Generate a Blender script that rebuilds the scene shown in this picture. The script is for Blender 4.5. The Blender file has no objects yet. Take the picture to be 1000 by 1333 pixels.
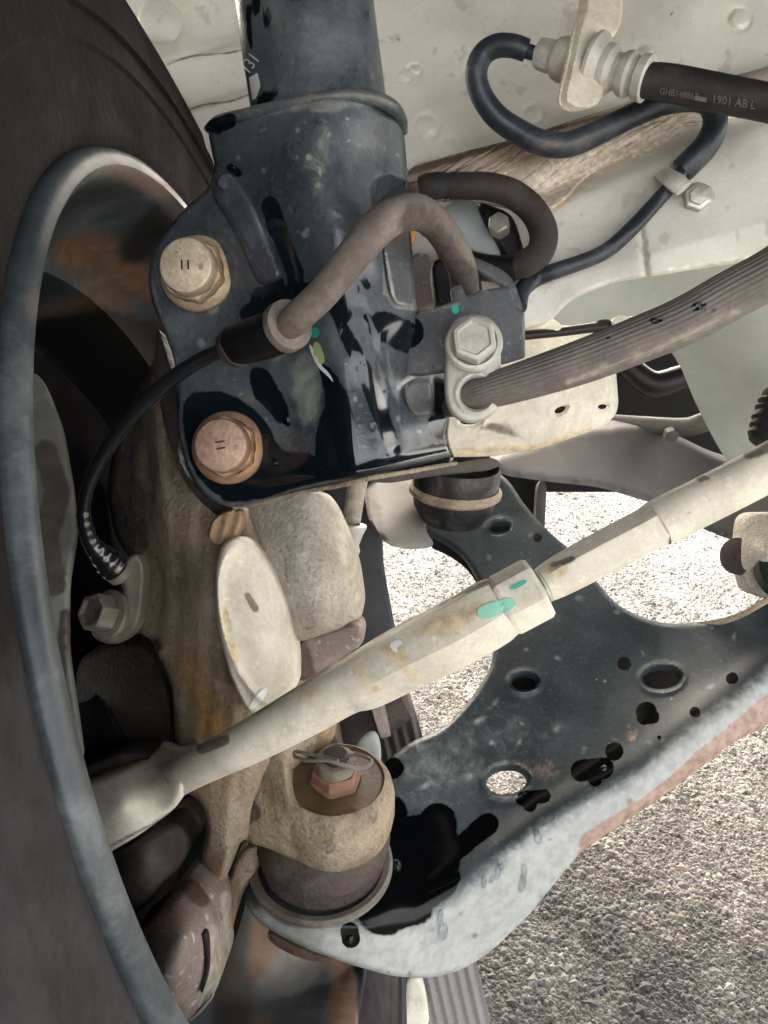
import bpy, bmesh, math, random
import numpy as np
from mathutils import Vector, Matrix
from mathutils.geometry import delaunay_2d_cdt
from mathutils.bvhtree import BVHTree

random.seed(4)
rng = np.random.default_rng(7)
scene = bpy.context.scene
COL = scene.collection

# ------------------------------------------------------------------ camera
PITCH, ROLL, CAM_H, F = math.radians(27), math.radians(6), 0.56, 1000.0
cam_d = bpy.data.cameras.new("camera")
cam = bpy.data.objects.new("camera", cam_d)
COL.objects.link(cam)
cam_d.sensor_fit = 'VERTICAL'
cam_d.sensor_height = 24.0
cam_d.lens = 24.0 * F / 1333.0
cam_d.clip_start = 0.01
cam_d.clip_end = 500
RM = Matrix.Rotation(math.pi / 2 - PITCH, 3, 'X') @ Matrix.Rotation(ROLL, 3, 'Z')
cam.matrix_world = Matrix.Translation((0, 0, CAM_H)) @ RM.to_4x4()
scene.camera = cam
RN = np.array(RM)
CP = np.array([0, 0, CAM_H])

# ------------------------------------------------------------------ world, sun
SUN_EL, SUN_AZ = math.radians(50), math.radians(-8)      # azimuth from +Y towards +X
world = bpy.data.worlds.new("World")
scene.world = world
world.use_nodes = True
wn = world.node_tree
sky = wn.nodes.new('ShaderNodeTexSky')
sky.sky_type = 'NISHITA'
sky.sun_disc = False
sky.sun_elevation = SUN_EL
sky.sun_rotation = SUN_AZ
sky.dust_density = 7.0
sky.air_density = 0.5
sky.ozone_density = 0.0
bg = wn.nodes['Background']
bg.inputs[1].default_value = 0.15
ov = wn.nodes.new('ShaderNodeHueSaturation')          # thin cloud: paler, slightly warm sky
ov.inputs['Saturation'].default_value = 0.45
wm = wn.nodes.new('ShaderNodeMix'); wm.data_type = 'RGBA'; wm.blend_type = 'MULTIPLY'; wm.inputs[0].default_value = 1
wm.inputs[7].default_value = (1.08, 1.0, .87, 1)
wn.links.new(sky.outputs[0], ov.inputs['Color']); wn.links.new(ov.outputs[0], wm.inputs[6])
wn.links.new(wm.outputs[2], bg.inputs[0])
sun_d = bpy.data.lights.new("sun", 'SUN')
sun_d.energy = 0.5
sun_d.angle = math.radians(10)
sun_d.color = (1.0, 0.97, 0.93)
sun = bpy.data.objects.new("sun", sun_d)
COL.objects.link(sun)
sd = Vector((math.sin(SUN_AZ) * math.cos(SUN_EL), math.cos(SUN_AZ) * math.cos(SUN_EL), math.sin(SUN_EL)))
sun.rotation_euler = sd.to_track_quat('Z', 'Y').to_euler()
scene.view_settings.view_transform = 'Standard'
scene.view_settings.look = 'None'
scene.view_settings.exposure = 4.12
scene.view_settings.gamma = 1.0


# ------------------------------------------------------------------ geometry helpers
def P(x, y, d):
    """image position (in a 1000 x 1333 frame) and distance along the view -> world"""
    x = np.asarray(x, float); y = np.asarray(y, float); d = np.asarray(d, float)
    c = np.stack(np.broadcast_arrays((x - 500) / F * d, -(y - 666.5) / F * d, -d), -1)
    return c @ RN.T + CP


def D(x, y, z):
    """camera-frame direction (right, up, towards camera) -> world unit vector"""
    v = RN @ np.array([x, y, z], float)
    return v / np.linalg.norm(v)


def pix(W):
    c = (np.asarray(W) - CP) @ RN
    d = -c[..., 2]
    return c[..., 0] / d * F + 500, 666.5 - c[..., 1] / d * F, d


def ground_at(x, y, z=0.0):
    r = P(x, y, 1.0) - CP
    t = (z - CAM_H) / r[..., 2]
    return CP + r * t[..., None] if np.ndim(t) else CP + r * t


MASK0 = (0.0, 0.0, 0.0)


def mesh_obj(name, verts, faces, mat, parent=None, masks=None, smooth=True, angle=38):
    verts = np.asarray(verts, float)
    me = bpy.data.meshes.new(name)
    cen = (verts.min(0) + verts.max(0)) / 2
    me.from_pydata((verts - cen).tolist(), [], faces if isinstance(faces, list) else faces.tolist())
    me.update()
    if smooth:
        me.shade_smooth()
        me.set_sharp_from_angle(angle=math.radians(angle))
    if masks is not None:
        a = me.color_attributes.new("marks", 'FLOAT_COLOR', 'POINT')
        m = np.ones((len(verts), 4)); m[:, :3] = np.clip(masks, 0, 1)
        a.data.foreach_set("color", m.ravel())
    me.materials.append(mat)
    ob = bpy.data.objects.new(name, me)
    COL.objects.link(ob)
    ob.location = cen
    if parent is not None:
        ob.parent = parent
        ob.location = Vector(cen) - parent.location
    return ob


def thing(name, label, cat, at, group=None):
    o = bpy.data.objects.new(name, None)
    o.empty_display_size = 0.01
    COL.objects.link(o)
    o.location = at
    o['label'] = label; o['category'] = cat
    if group: o['group'] = group
    return o


def tag(o, label, cat, group=None, kind=None):
    if label: o['label'] = label
    if cat: o['category'] = cat
    if group: o['group'] = group
    if kind: o['kind'] = kind
    return o


def chaikin(p, n=2, closed=True, lim=9.0):
    p = np.asarray(p, float)
    for _ in range(n):
        q = np.roll(p, -1, 0) if closed else p[1:]
        a = p if closed else p[:-1]
        ln = np.maximum(np.linalg.norm(q - a, axis=1), 1e-6)
        t = np.minimum(.25, lim / ln)[:, None]
        s = np.empty((len(a) * 2, p.shape[1]))
        s[0::2] = a * (1 - t) + q * t
        s[1::2] = a * t + q * (1 - t)
        p = s if closed else np.vstack([p[:1], s, p[-1:]])
        lim *= .4
    return p


def resample(p, step, closed=True):
    p = np.asarray(p, float)
    if closed: p = np.vstack([p, p[:1]])
    L = np.r_[0, np.cumsum(np.linalg.norm(np.diff(p[:, :2], axis=0), axis=1))]
    n = max(int(round(L[-1] / step)), 6)
    t = np.linspace(0, L[-1], n + 1)
    if closed: t = t[:-1]
    return np.stack([np.interp(t, L, p[:, k]) for k in range(p.shape[1])], 1)


def inside(poly, X, Y):
    r = np.zeros(X.shape, bool)
    n = len(poly)
    for i in range(n):
        x1, y1 = poly[i]; x2, y2 = poly[(i + 1) % n]
        if y1 == y2: continue
        c = ((y1 > Y) != (y2 > Y)) & (X < (x2 - x1) * (Y - y1) / (y2 - y1) + x1)
        r ^= c
    return r


def dist_loop(loop, X, Y, closed=True):
    d = np.full(X.shape, 1e9)
    n = len(loop)
    for i in range(n if closed else n - 1):
        a = loop[i]; b = loop[(i + 1) % n]
        ab = b - a; l2 = max((ab ** 2).sum(), 1e-9)
        t = np.clip(((X - a[0]) * ab[0] + (Y - a[1]) * ab[1]) / l2, 0, 1)
        d = np.minimum(d, np.hypot(X - a[0] - t * ab[0], Y - a[1] - t * ab[1]))
    return d


def stroke(X, Y, pts, r, soft=6):
    """1 inside a rounded stroke, falling to 0 over 2*soft pixels"""
    p = np.asarray(pts, float).reshape(-1, 2)
    d = dist_loop(p, X, Y, False) if len(p) > 1 else np.hypot(X - p[0, 0], Y - p[0, 1])
    return np.clip((r - d) / (2 * soft) + .5, 0, 1)


def poly_mask(X, Y, pts, soft=6):
    p = chaikin(pts, 2)
    d = dist_loop(p, X, Y)
    s = np.where(inside(p, X, Y), 1, -1)
    return np.clip(s * d / (2 * soft) + .5, 0, 1)


def gauss(X, Y, x, y, sx, sy=None, rot=0):
    sy = sy or sx
    c, s = math.cos(math.radians(rot)), math.sin(math.radians(rot))
    u = (X - x) * c + (Y - y) * s; v = -(X - x) * s + (Y - y) * c
    return np.exp(-.5 * ((u / sx) ** 2 + (v / sy) ** 2))


def chips(X, Y, n, seed, box, r0, r1):
    """scattered small chips and dirt specks, uneven in size and shape"""
    g = np.random.default_rng(seed); o = np.zeros(np.shape(X))
    for _ in range(n):
        x, y = g.uniform(box[0], box[2]), g.uniform(box[1], box[3])
        r = r0 + (r1 - r0) * g.uniform() ** 3
        o = np.maximum(o, gauss(X, Y, x, y, r, r * g.uniform(.35, 1), g.uniform(0, 180)) * g.uniform(.5, 1))
    return o


def surf(anchors):
    """thin-plate surface of view distance through (x, y, d) anchors"""
    A = np.asarray(anchors, float)
    x, y, d = A[:, 0] / 100, A[:, 1] / 100, A[:, 2]
    n = len(A)
    def phi(r2): return np.where(r2 < 1e-9, 0, .5 * r2 * np.log(np.maximum(r2, 1e-9)))
    K = phi((x[:, None] - x) ** 2 + (y[:, None] - y) ** 2) + np.eye(n) * 1e-3
    Q = np.stack([np.ones(n), x, y], 1)
    M = np.block([[K, Q], [Q.T, np.zeros((3, 3))]])
    w = np.linalg.solve(M, np.r_[d, 0, 0, 0])
    def f(X, Y):
        X = np.asarray(X, float) / 100; Y = np.asarray(Y, float) / 100
        o = w[n] + w[n + 1] * X + w[n + 2] * Y
        for i in range(n):
            o = o + w[i] * phi((X - x[i]) ** 2 + (Y - y[i]) ** 2)
        return o
    return f


def relief(name, outline, depth, mat, parent=None, thick=.006, bevel=6, bev_d=None, step=4, holes=(), paint=None,
           ext=(0, 0, -1), smooth=2, hole_lip=0, angle=45):
    """closed solid: traced face shaped by a depth function, rounded rim, side walls and back"""
    ol = resample(chaikin(outline, smooth) if smooth else np.asarray(outline, float), step)
    hl = [resample(np.asarray(h, float), min(step, 3)) for h in holes]
    x0, y0 = ol.min(0); x1, y1 = ol.max(0)
    gx, gy = np.meshgrid(np.arange(x0, x1, step), np.arange(y0, y1, step * .87))
    gx = gx + (np.arange(gx.shape[0]) % 2)[:, None] * step * .5
    gx, gy = gx.ravel(), gy.ravel()
    k = inside(ol, gx, gy) & (dist_loop(ol, gx, gy) > step * .6)
    for h in hl: k &= ~inside(h, gx, gy) & (dist_loop(h, gx, gy) > min(step, 3) * .6)
    pts = [ol] + hl + [np.stack([gx[k], gy[k]], 1)]
    edges = []; o = 0
    for l in [ol] + hl:
        edges += [(o + i, o + (i + 1) % len(l)) for i in range(len(l))]
        o += len(l)
    V = np.vstack(pts)
    vs, es, fs, *_ = delaunay_2d_cdt([Vector(v) for v in V], edges, [], 0, 1e-5)
    V = np.array([tuple(v) for v in vs])
    T = np.array([f for f in fs if len(f) == 3])
    c = V[T].mean(1)
    k = inside(ol, c[:, 0], c[:, 1])
    for h in hl: k &= ~inside(h, c[:, 0], c[:, 1])
    T = T[k]
    a, b, cc = V[T[:, 0]], V[T[:, 1]], V[T[:, 2]]
    ar = (b[:, 0] - a[:, 0]) * (cc[:, 1] - a[:, 1]) - (b[:, 1] - a[:, 1]) * (cc[:, 0] - a[:, 0])
    T[ar > 0] = T[ar > 0][:, ::-1]          # y points down: make them face the camera
    X, Y = V[:, 0], V[:, 1]
    d = depth(X, Y) if callable(depth) else np.full(len(X), float(depth))
    e = dist_loop(ol, X, Y)
    for h in hl:
        e = np.minimum(e, dist_loop(h, X, Y) * (1 if not hole_lip else 1))
    if bevel:
        t = np.clip(1 - e / bevel, 0, 1)
        bd = bev_d if bev_d is not None else bevel * d.mean() / F * .8
        d = d + bd * (1 - np.sqrt(np.maximum(1 - t * t, 0)))
    if hole_lip:
        for h in hl:
            q = dist_loop(h, X, Y)
            d = d - hole_lip * np.exp(-((q - 5) / 3.0) ** 2)
    W = P(X, Y, d)
    extv = D(*ext) * thick
    n = len(W)
    used = np.zeros(n, bool); used[T.ravel()] = True
    E = np.vstack([T[:, [0, 1]], T[:, [1, 2]], T[:, [2, 0]]])
    key = {}
    for p, q in E.tolist(): key[(p, q)] = 1
    be = [(p, q) for (p, q) in key if (q, p) not in key]
    faces = T.tolist() + (T[:, ::-1] + n).tolist() + [(q, p, p + n, q + n) for p, q in be]
    W2 = np.vstack([W, W + extv])
    if paint is not None:
        m = np.zeros((n, 3))
        m[:] = np.stack(np.broadcast_arrays(*[np.asarray(v, float) for v in paint(X, Y)]), -1) if True else 0
        m = np.vstack([m, m])
    else: m = np.zeros((2 * n, 3))
    ob = mesh_obj(name, W2, faces, mat, parent, m, True, angle)
    return ob


def spline(pts, n=8):
    p = np.asarray(pts, float)
    q = np.vstack([2 * p[0] - p[1], p, 2 * p[-1] - p[-2]])
    out = []
    for i in range(len(p) - 1):
        a, b, c, d = q[i:i + 4]
        for t in np.linspace(0, 1, n, endpoint=False):
            out.append(.5 * (2 * b + (c - a) * t + (2 * a - 5 * b + 4 * c - d) * t * t + (3 * b - a - 3 * c + d) * t ** 3))
    out.append(p[-1])
    return np.array(out)


def tube(name, pts, mat, parent=None, seg=28, sub=8, section=None, cap=True, paint=None, radial=None, smooth_path=True, angle=38, twist=0.0, flat=1.0):
    """pts: (x, y, distance, width in pixels); radial(s, ang) multiplies the radius"""
    p = spline(pts, sub) if smooth_path else np.asarray(pts, float)
    W = P(p[:, 0], p[:, 1], p[:, 2]); R = p[:, 3] / 2 * p[:, 2] / F
    n = len(W)
    Tn = np.gradient(W, axis=0); Tn /= np.linalg.norm(Tn, axis=1)[:, None]
    u = D(0, 0, 1); u = u - Tn[0] * (u @ Tn[0]); u /= np.linalg.norm(u)
    rows = []; S = np.r_[0, np.cumsum(np.linalg.norm(np.diff(W, axis=0), axis=1))]
    ang = np.linspace(0, 2 * np.pi, seg, endpoint=False) + twist
    for i in range(n):
        u = u - Tn[i] * (u @ Tn[i]); u /= np.linalg.norm(u)
        v = np.cross(Tn[i], u)
        r = np.full(seg, R[i])
        if section is not None: r = r * section(i / (n - 1), ang)
        if radial is not None: r = r * radial(S[i], ang)
        rows.append(W[i] + r[:, None] * (np.cos(ang)[:, None] * u * flat + np.sin(ang)[:, None] * v))
    V = np.vstack(rows)
    F_ = []
    for i in range(n - 1):
        for j in range(seg):
            k = (j + 1) % seg
            F_.append((i * seg + j, i * seg + k, (i + 1) * seg + k, (i + 1) * seg + j))
    if cap:
        V = np.vstack([V, W[0] - Tn[0] * R[0] * .12, W[-1] + Tn[-1] * R[-1] * .12])
        a, b = len(V) - 2, len(V) - 1
        for j in range(seg):
            k = (j + 1) % seg
            F_.append((a, k, j)); F_.append((b, (n - 1) * seg + j, (n - 1) * seg + k))
    m = np.zeros((len(V), 3))
    if paint is not None:
        X, Y, _ = pix(V)
        m[:] = np.stack(np.broadcast_arrays(*[np.asarray(v, float) for v in paint(X, Y)]), -1)
    return mesh_obj(name, V, F_, mat, parent, m, True, angle)


def lathe(name, c, axis, prof, mat, parent=None, seg=48, poly=0, paint=None, arc=None, angle=38, spin=0.0, wob=0.0, xhint=None):
    """surface of revolution round a world axis; prof = [(t, r)] ; poly=6 gives a hexagonal section"""
    c = np.asarray(c, float); a = np.asarray(axis, float); a /= np.linalg.norm(a)
    h = np.array(xhint) if xhint is not None else (np.array([0, 0, 1.]) if abs(a[2]) < .9 else np.array([1., 0, 0]))
    u = h - a * (h @ a); u /= np.linalg.norm(u); v = np.cross(a, u)
    if poly: seg = poly * 8
    a0, a1 = (0, 2 * np.pi) if arc is None else arc
    full = arc is None
    ang = np.linspace(a0, a1, seg, endpoint=not full) + spin
    ns = len(ang)
    k = np.ones(ns)
    if poly:
        q = (ang - spin) % (2 * np.pi / poly) - np.pi / poly
        k = np.cos(np.pi / poly) / np.cos(q)
        k = np.minimum(k, .975)
    if wob: k = k * (1 + wob * np.sin(3 * ang + 1) + wob * .6 * np.sin(7 * ang))
    rows = []
    for t, r in prof:
        rr = max(r, 1e-5)
        rows.append(c + a * t + (rr * k)[:, None] * (np.cos(ang)[:, None] * u + np.sin(ang)[:, None] * v))
    V = np.vstack(rows); Fc = []
    m_ = ns if full else ns - 1
    for i in range(len(prof) - 1):
        for j in range(m_):
            q = (j + 1) % ns
            Fc.append((i * ns + j, i * ns + q, (i + 1) * ns + q, (i + 1) * ns + j))
    m = np.zeros((len(V), 3))
    if paint is not None:
        X, Y, _ = pix(V)
        m[:] = np.stack(np.broadcast_arrays(*[np.asarray(v, float) for v in paint(X, Y)]), -1)
    return mesh_obj(name, V, Fc, mat, parent, m, True, angle)


_bvh = {}
def bvh(ob):
    if ob.name not in _bvh:
        off = ob.location + (ob.parent.location if ob.parent else Vector())
        if ob.parent and ob.parent.parent: off = off + ob.parent.parent.location
        vs = [v.co + off for v in ob.data.vertices]
        _bvh[ob.name] = BVHTree.FromPolygons(vs, [tuple(p.vertices) for p in ob.data.polygons])
    return _bvh[ob.name]


def hit(obs, x, y):
    """first point of the objects under an image position: (point, normal) or None"""
    r = Vector(P(x, y, 1.0) - CP).normalized()
    best = None
    for ob in (obs if isinstance(obs, (list, tuple)) else [obs]):
        h = bvh(ob).ray_cast(Vector(CP), r)
        if h[0] is not None and (best is None or h[3] < best[3]): best = h
    if best is None: return None
    n = best[1] if best[1].dot(r) < 0 else -best[1]
    return best[0], n


def drops(name, obs, spots, mat, parent=None, label=None):
    """water beads lying on surfaces: (x, y, radius px[, stretch])"""
    V = []; Fc = []; o = 0
    for s in spots:
        x, y, r = s[:3]; st = s[3] if len(s) > 3 else 1.0
        h = hit(obs, x, y)
        if h is None: continue
        p, n = h
        d = (p - Vector(CP)).length
        R = r * d / F
        dn = Vector((0, 0, -1)); dn = dn - n * dn.dot(n)
        if dn.length < 1e-3: dn = Vector((1, 0, 0))
        dn.normalize(); sv = n.cross(dn)
        nr, ns = 5, 12
        ph = random.random() * 6
        for i in range(nr):
            t = i / (nr - 1) * math.pi / 2
            rr, hh = math.cos(t), math.sin(t) * .75
            for j in range(ns):
                an = j / ns * 2 * math.pi
                w = 1 + .14 * math.sin(2 * an + ph) + .08 * math.sin(3 * an + ph * 2)
                q = p + n * (R * hh - R * .04) + dn * (R * rr * w * math.cos(an) * st) + sv * (R * rr * w * math.sin(an))
                V.append(tuple(q))
        for i in range(nr - 1):
            for j in range(ns):
                k = (j + 1) % ns
                Fc.append((o + i * ns + j, o + i * ns + k, o + (i + 1) * ns + k, o + (i + 1) * ns + j))
        o += nr * ns
    if not V: return None
    ob = mesh_obj(name, V, Fc, mat, parent, np.zeros((len(V), 3)), True, 80)
    ob['kind'] = 'stuff'
    if parent is None and label: tag(ob, label, 'water drops')
    return ob


def decal(name, obs, outline, mat, parent=None, lift=.00025, step=3, smooth=1):
    """thin film of paint lying on a surface"""
    ol = resample(chaikin(outline, smooth) if smooth else np.asarray(outline, float), step)
    x0, y0 = ol.min(0); x1, y1 = ol.max(0)
    gx, gy = np.meshgrid(np.arange(x0, x1, step), np.arange(y0, y1, step)); gx, gy = gx.ravel(), gy.ravel()
    k = inside(ol, gx, gy) & (dist_loop(ol, gx, gy) > step * .5)
    V = np.vstack([ol, np.stack([gx[k], gy[k]], 1)])
    vs, es, fs, *_ = delaunay_2d_cdt([Vector(v) for v in V], [(i, (i + 1) % len(ol)) for i in range(len(ol))], [], 1, 1e-5)
    W = []
    for v in vs:
        h = hit(obs, v.x, v.y)
        if h is None: h = (Vector(P(v.x, v.y, .3)), Vector(D(0, 0, 1)))
        W.append(tuple(h[0] + h[1] * lift - Vector(P(v.x, v.y, 1) - CP).normalized() * lift))
    return mesh_obj(name, W, [tuple(f) for f in fs], mat, parent, None, True, 80)


def lettering(name, obs, text, x, y, size, rot, mat, parent=None, stretch=1.0, lift=.0003, mirror=False):
    cu = bpy.data.curves.new(name, 'FONT'); cu.body = text; cu.size = 1; cu.align_x = 'LEFT'; cu.resolution_u = 2
    to = bpy.data.objects.new(name + "_src", cu); COL.objects.link(to)
    bpy.context.view_layer.update()
    me = bpy.data.meshes.new_from_object(to.evaluated_get(bpy.context.evaluated_depsgraph_get()))
    bpy.data.objects.remove(to)
    bm = bmesh.new(); bm.from_mesh(me)
    bmesh.ops.triangulate(bm, faces=bm.faces)
    V = np.array([tuple(v.co) for v in bm.verts]); Fs = [tuple(v.index for v in f.verts) for f in bm.faces]
    bm.free(); bpy.data.meshes.remove(me)
    c, s = math.cos(math.radians(rot)), math.sin(math.radians(rot))
    u = V[:, 0] * size * stretch; v = -V[:, 1] * size
    X = x + u * c - v * s; Y = y + u * s + v * c
    W = []
    for a, b in zip(X, Y):
        h = hit(obs, a, b)
        if h is None: h = (Vector(P(a, b, .3)), Vector(D(0, 0, 1)))
        W.append(tuple(h[0] + h[1] * lift - Vector(P(a, b, 1) - CP).normalized() * lift))
    return mesh_obj(name, W, Fs, mat, parent, None, False)


def join_parts(name, lst, mat, parent=None):
    V = []; Fc = []; o = 0
    for v, f in lst:
        V.append(v); Fc += [tuple(i + o for i in q) for q in f]; o += len(v)
    return mesh_obj(name, np.vstack(V), Fc, mat, parent, None, True)


# ------------------------------------------------------------------ materials
def mat(name, base=(.5, .5, .5), c1=None, c2=None, rough=.6, rough1=None, rough2=None, var=.35, scale=60, bump=.25, bscale=500, metal=0.0,
        wet=(.004, .006, .008), wet_rough=.08, speck=None, speck_amt=.5, speck_scale=900, mist=None, mist_lo=.45, mist_hi=.7,
        mist_scale=35, stretch=(1, 1, 1), edge=.35, bdist=.0009, c1v=.25, rv=.15, spec=.5, wet_spec=1.0, grit=.7, e1=(.25, .62), bumpmid=.0, coat=0.0, wet_mix=1.0):
    m = bpy.data.materials.new(name); m.use_nodes = True
    nt = m.node_tree; N = nt.nodes; L = nt.links
    b = N['Principled BSDF']
    tc = N.new('ShaderNodeTexCoord')
    mp = N.new('ShaderNodeMapping'); mp.inputs['Scale'].default_value = stretch
    L.new(tc.outputs['Object'], mp.inputs[0])
    co = mp.outputs[0]
    def noise(sc, det=5, ro=.6, dist=0.0):
        n = N.new('ShaderNodeTexNoise'); n.inputs['Scale'].default_value = sc
        n.inputs['Detail'].default_value = det; n.inputs['Roughness'].default_value = ro
        n.inputs['Distortion'].default_value = dist
        L.new(co, n.inputs['Vector']); return n.outputs['Fac']
    def ramp(src, lo, hi, a=0.0, c=1.0):
        r = N.new('ShaderNodeMapRange'); r.interpolation_type = 'SMOOTHSTEP'
        r.inputs[1].default_value = lo; r.inputs[2].default_value = hi
        r.inputs[3].default_value = a; r.inputs[4].default_value = c
        L.new(src, r.inputs[0]); return r.outputs[0]
    def mix(f, A, B):
        n = N.new('ShaderNodeMix'); n.data_type = 'RGBA'
        if isinstance(f, float): n.inputs[0].default_value = f
        else: L.new(f, n.inputs[0])
        for s, v in ((n.inputs[6], A), (n.inputs[7], B)):
            if isinstance(v, tuple): s.default_value = (*v, 1)
            else: L.new(v, s)
        return n.outputs[2]
    def mixf(f, A, B):
        n = N.new('ShaderNodeMix'); n.data_type = 'FLOAT'
        L.new(f, n.inputs[0])
        for s, v in ((n.inputs[2], A), (n.inputs[3], B)):
            if isinstance(v, float): s.default_value = v
            else: L.new(v, s)
        return n.outputs[0]
    def math_(op, A, B):
        n = N.new('ShaderNodeMath'); n.operation = op
        for s, v in ((n.inputs[0], A), (n.inputs[1], B)):
            if isinstance(v, float): s.default_value = v
            else: L.new(v, s)
        return n.outputs[0]
    big = noise(scale, 6, .65, .4)
    fine = noise(scale * 7, 4, .6)
    col = mix(ramp(big, .3, .72), tuple(c * (1 - var) for c in base), tuple(min(c * (1 + var), 1) for c in base))
    col = mix(ramp(fine, .25, .8, 0.0, var * .9), col, tuple(min(c * 1.5, 1) for c in base))
    rgh = mixf(ramp(big, .3, .7), rough * (1 - rv), min(rough * (1 + rv), 1.0))
    b.inputs['Specular IOR Level'].default_value = spec
    gritn = noise(1300, 4, .7)
    col = mix(ramp(gritn, .3, .75, 0.0, .5 * grit), col, tuple(c * .55 for c in base))
    if mist:
        mm = ramp(noise(mist_scale, 8, .7, .6), mist_lo, mist_hi)
        col = mix(mm, col, mist)
    g2 = noise(520, 6, .75, .3)
    hs = N.new('ShaderNodeHueSaturation'); L.new(col, hs.inputs['Color']); L.new(ramp(g2, .3, .7, 1 - .2 * grit, 1 + .2 * grit), hs.inputs['Value']); col = hs.outputs[0]
    if speck:
        sm = ramp(noise(speck_scale, 2, .5), .62, .70, 0.0, speck_amt)
        col = mix(sm, col, speck)
    at = N.new('ShaderNodeAttribute'); at.attribute_name = 'marks'
    sp = N.new('ShaderNodeSeparateColor'); L.new(at.outputs['Color'], sp.inputs[0])
    ed = math_('MULTIPLY', math_('SUBTRACT', noise(110, 9, .72, .5), .5), edge * 2.4)
    def edgemask(o, lo=.42, hi=.6):
        gate = ramp(o, .0, .12)
        return math_('MULTIPLY', ramp(math_('ADD', o, ed), lo, hi), gate)
    if c1:
        f1 = edgemask(sp.outputs[1], *e1)
        v1 = mix(ramp(fine, .3, .7), tuple(c * (1 - c1v) for c in c1), tuple(min(c * (1 + c1v), 1) for c in c1))
        col = mix(f1, col, v1)
        if rough1 is not None: rgh = mixf(f1, rgh, rough1)
    if c2:
        f2 = edgemask(sp.outputs[2], .35, .75)
        v2 = mix(ramp(fine, .3, .7), tuple(c * .7 for c in c2), tuple(min(c * 1.3, 1) for c in c2))
        col = mix(f2, col, v2)
        if rough2 is not None: rgh = mixf(f2, rgh, rough2)
    fw = edgemask(sp.outputs[0], .38, .60)
    if wet_mix < 1: fw = math_('MULTIPLY', fw, wet_mix)
    col = mix(fw, col, wet)
    rgh = mixf(fw, rgh, wet_rough)
    L.new(mixf(fw, spec, spec * wet_spec), b.inputs['Specular IOR Level'])
    L.new(col, b.inputs['Base Color']); L.new(rgh, b.inputs['Roughness'])
    b.inputs['Metallic'].default_value = metal
    b.inputs['Coat Weight'].default_value = coat
    b.inputs['Coat Roughness'].default_value = .25
    if bump:
        bn = N.new('ShaderNodeBump'); bn.inputs['Distance'].default_value = bdist
        h = math_('ADD', noise(bscale, 4, .6), math_('MULTIPLY', noise(bscale * .22, 3, .5), 1.4))
        st = mixf(fw, bump, bump * .15)
        L.new(st, bn.inputs['Strength'])
        L.new(h, bn.inputs['Height']); L.new(bn.outputs[0], b.inputs['Normal'])
    return m


def plain(name, base, rough=.5, metal=0.0):
    m = bpy.data.materials.new(name); m.use_nodes = True
    N = m.node_tree.nodes; b = N['Principled BSDF']
    n = N.new('ShaderNodeTexNoise'); n.inputs['Scale'].default_value = 300; n.inputs['Detail'].default_value = 4
    r = N.new('ShaderNodeMix'); r.data_type = 'RGBA'
    m.node_tree.links.new(n.outputs['Fac'], r.inputs[0])
    r.inputs[6].default_value = (*[c * .7 for c in base], 1); r.inputs[7].default_value = (*[min(c * 1.3, 1) for c in base], 1)
    m.node_tree.links.new(r.outputs[2], b.inputs['Base Color'])
    b.inputs['Roughness'].default_value = rough; b.inputs['Metallic'].default_value = metal
    return m


M = {}
M['paint'] = mat('dusty_black_paint', grit=0.8, base=(.043, .056, .068), c1=(.20, .215, .195), c2=(.18, .135, .08), rough=.34, rv=.45, var=.4, scale=24, bump=.14, bscale=420,
                 mist=(.125, .14, .145), mist_lo=.38, mist_hi=.78, mist_scale=20, speck=(.32, .33, .31), speck_amt=.12, speck_scale=330, wet=(.004, .008, .011), wet_rough=.12)
M['arm'] = mat('dusty_arm_paint', (.020, .031, .036), c1=(.34, .355, .34), c2=(.30, .205, .16), rough=.55, var=.35, scale=22, bump=.2, bscale=380,
               mist=(.055, .068, .072), mist_lo=.42, mist_hi=.8, mist_scale=22, speck=(.3, .3, .27), speck_amt=.12, speck_scale=500, edge=.42, c1v=.14, wet=(.0012, .0015, .002), wet_rough=.15, wet_spec=.35, e1=(.08, .85))
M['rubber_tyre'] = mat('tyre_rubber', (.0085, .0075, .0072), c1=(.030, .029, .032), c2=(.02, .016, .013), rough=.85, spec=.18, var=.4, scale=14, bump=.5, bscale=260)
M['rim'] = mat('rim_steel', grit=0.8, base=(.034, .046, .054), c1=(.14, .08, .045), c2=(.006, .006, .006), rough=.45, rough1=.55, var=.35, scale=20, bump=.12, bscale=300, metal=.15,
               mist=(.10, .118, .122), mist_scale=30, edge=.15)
M['disc'] = mat('dark_disc', (.0035, .003, .003), c1=(.02, .012, .008), spec=.15, rough=.8, var=.4, scale=20, bump=.3, bscale=200)
M['sensor'] = mat('sensor_metal', (.13, .115, .09), rough=.5, var=.35, scale=60, bump=.3, bscale=500, mist=(.22, .20, .16))
M['sage'] = mat('sage_bracket', grit=0.4, base=(.13, .13, .11), c1=(.06, .05, .04), rough=.6, var=.25, scale=20, bump=.15, bscale=300, mist=(.21, .21, .18), mist_scale=15)
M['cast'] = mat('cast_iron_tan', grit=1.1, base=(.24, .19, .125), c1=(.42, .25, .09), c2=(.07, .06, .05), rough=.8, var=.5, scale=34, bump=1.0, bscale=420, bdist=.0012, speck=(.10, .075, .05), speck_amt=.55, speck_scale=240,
                mist=(.35, .295, .215), mist_lo=.4, mist_hi=.75, mist_scale=30, wet=(.05, .042, .03), wet_rough=.3)
M['cast_dark'] = mat('cast_iron_dark', (.014, .0115, .0095), spec=.3, c1=(.12, .10, .07), rough=.6, var=.5, scale=40, bump=1.0, bscale=450, bdist=.002)
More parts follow.
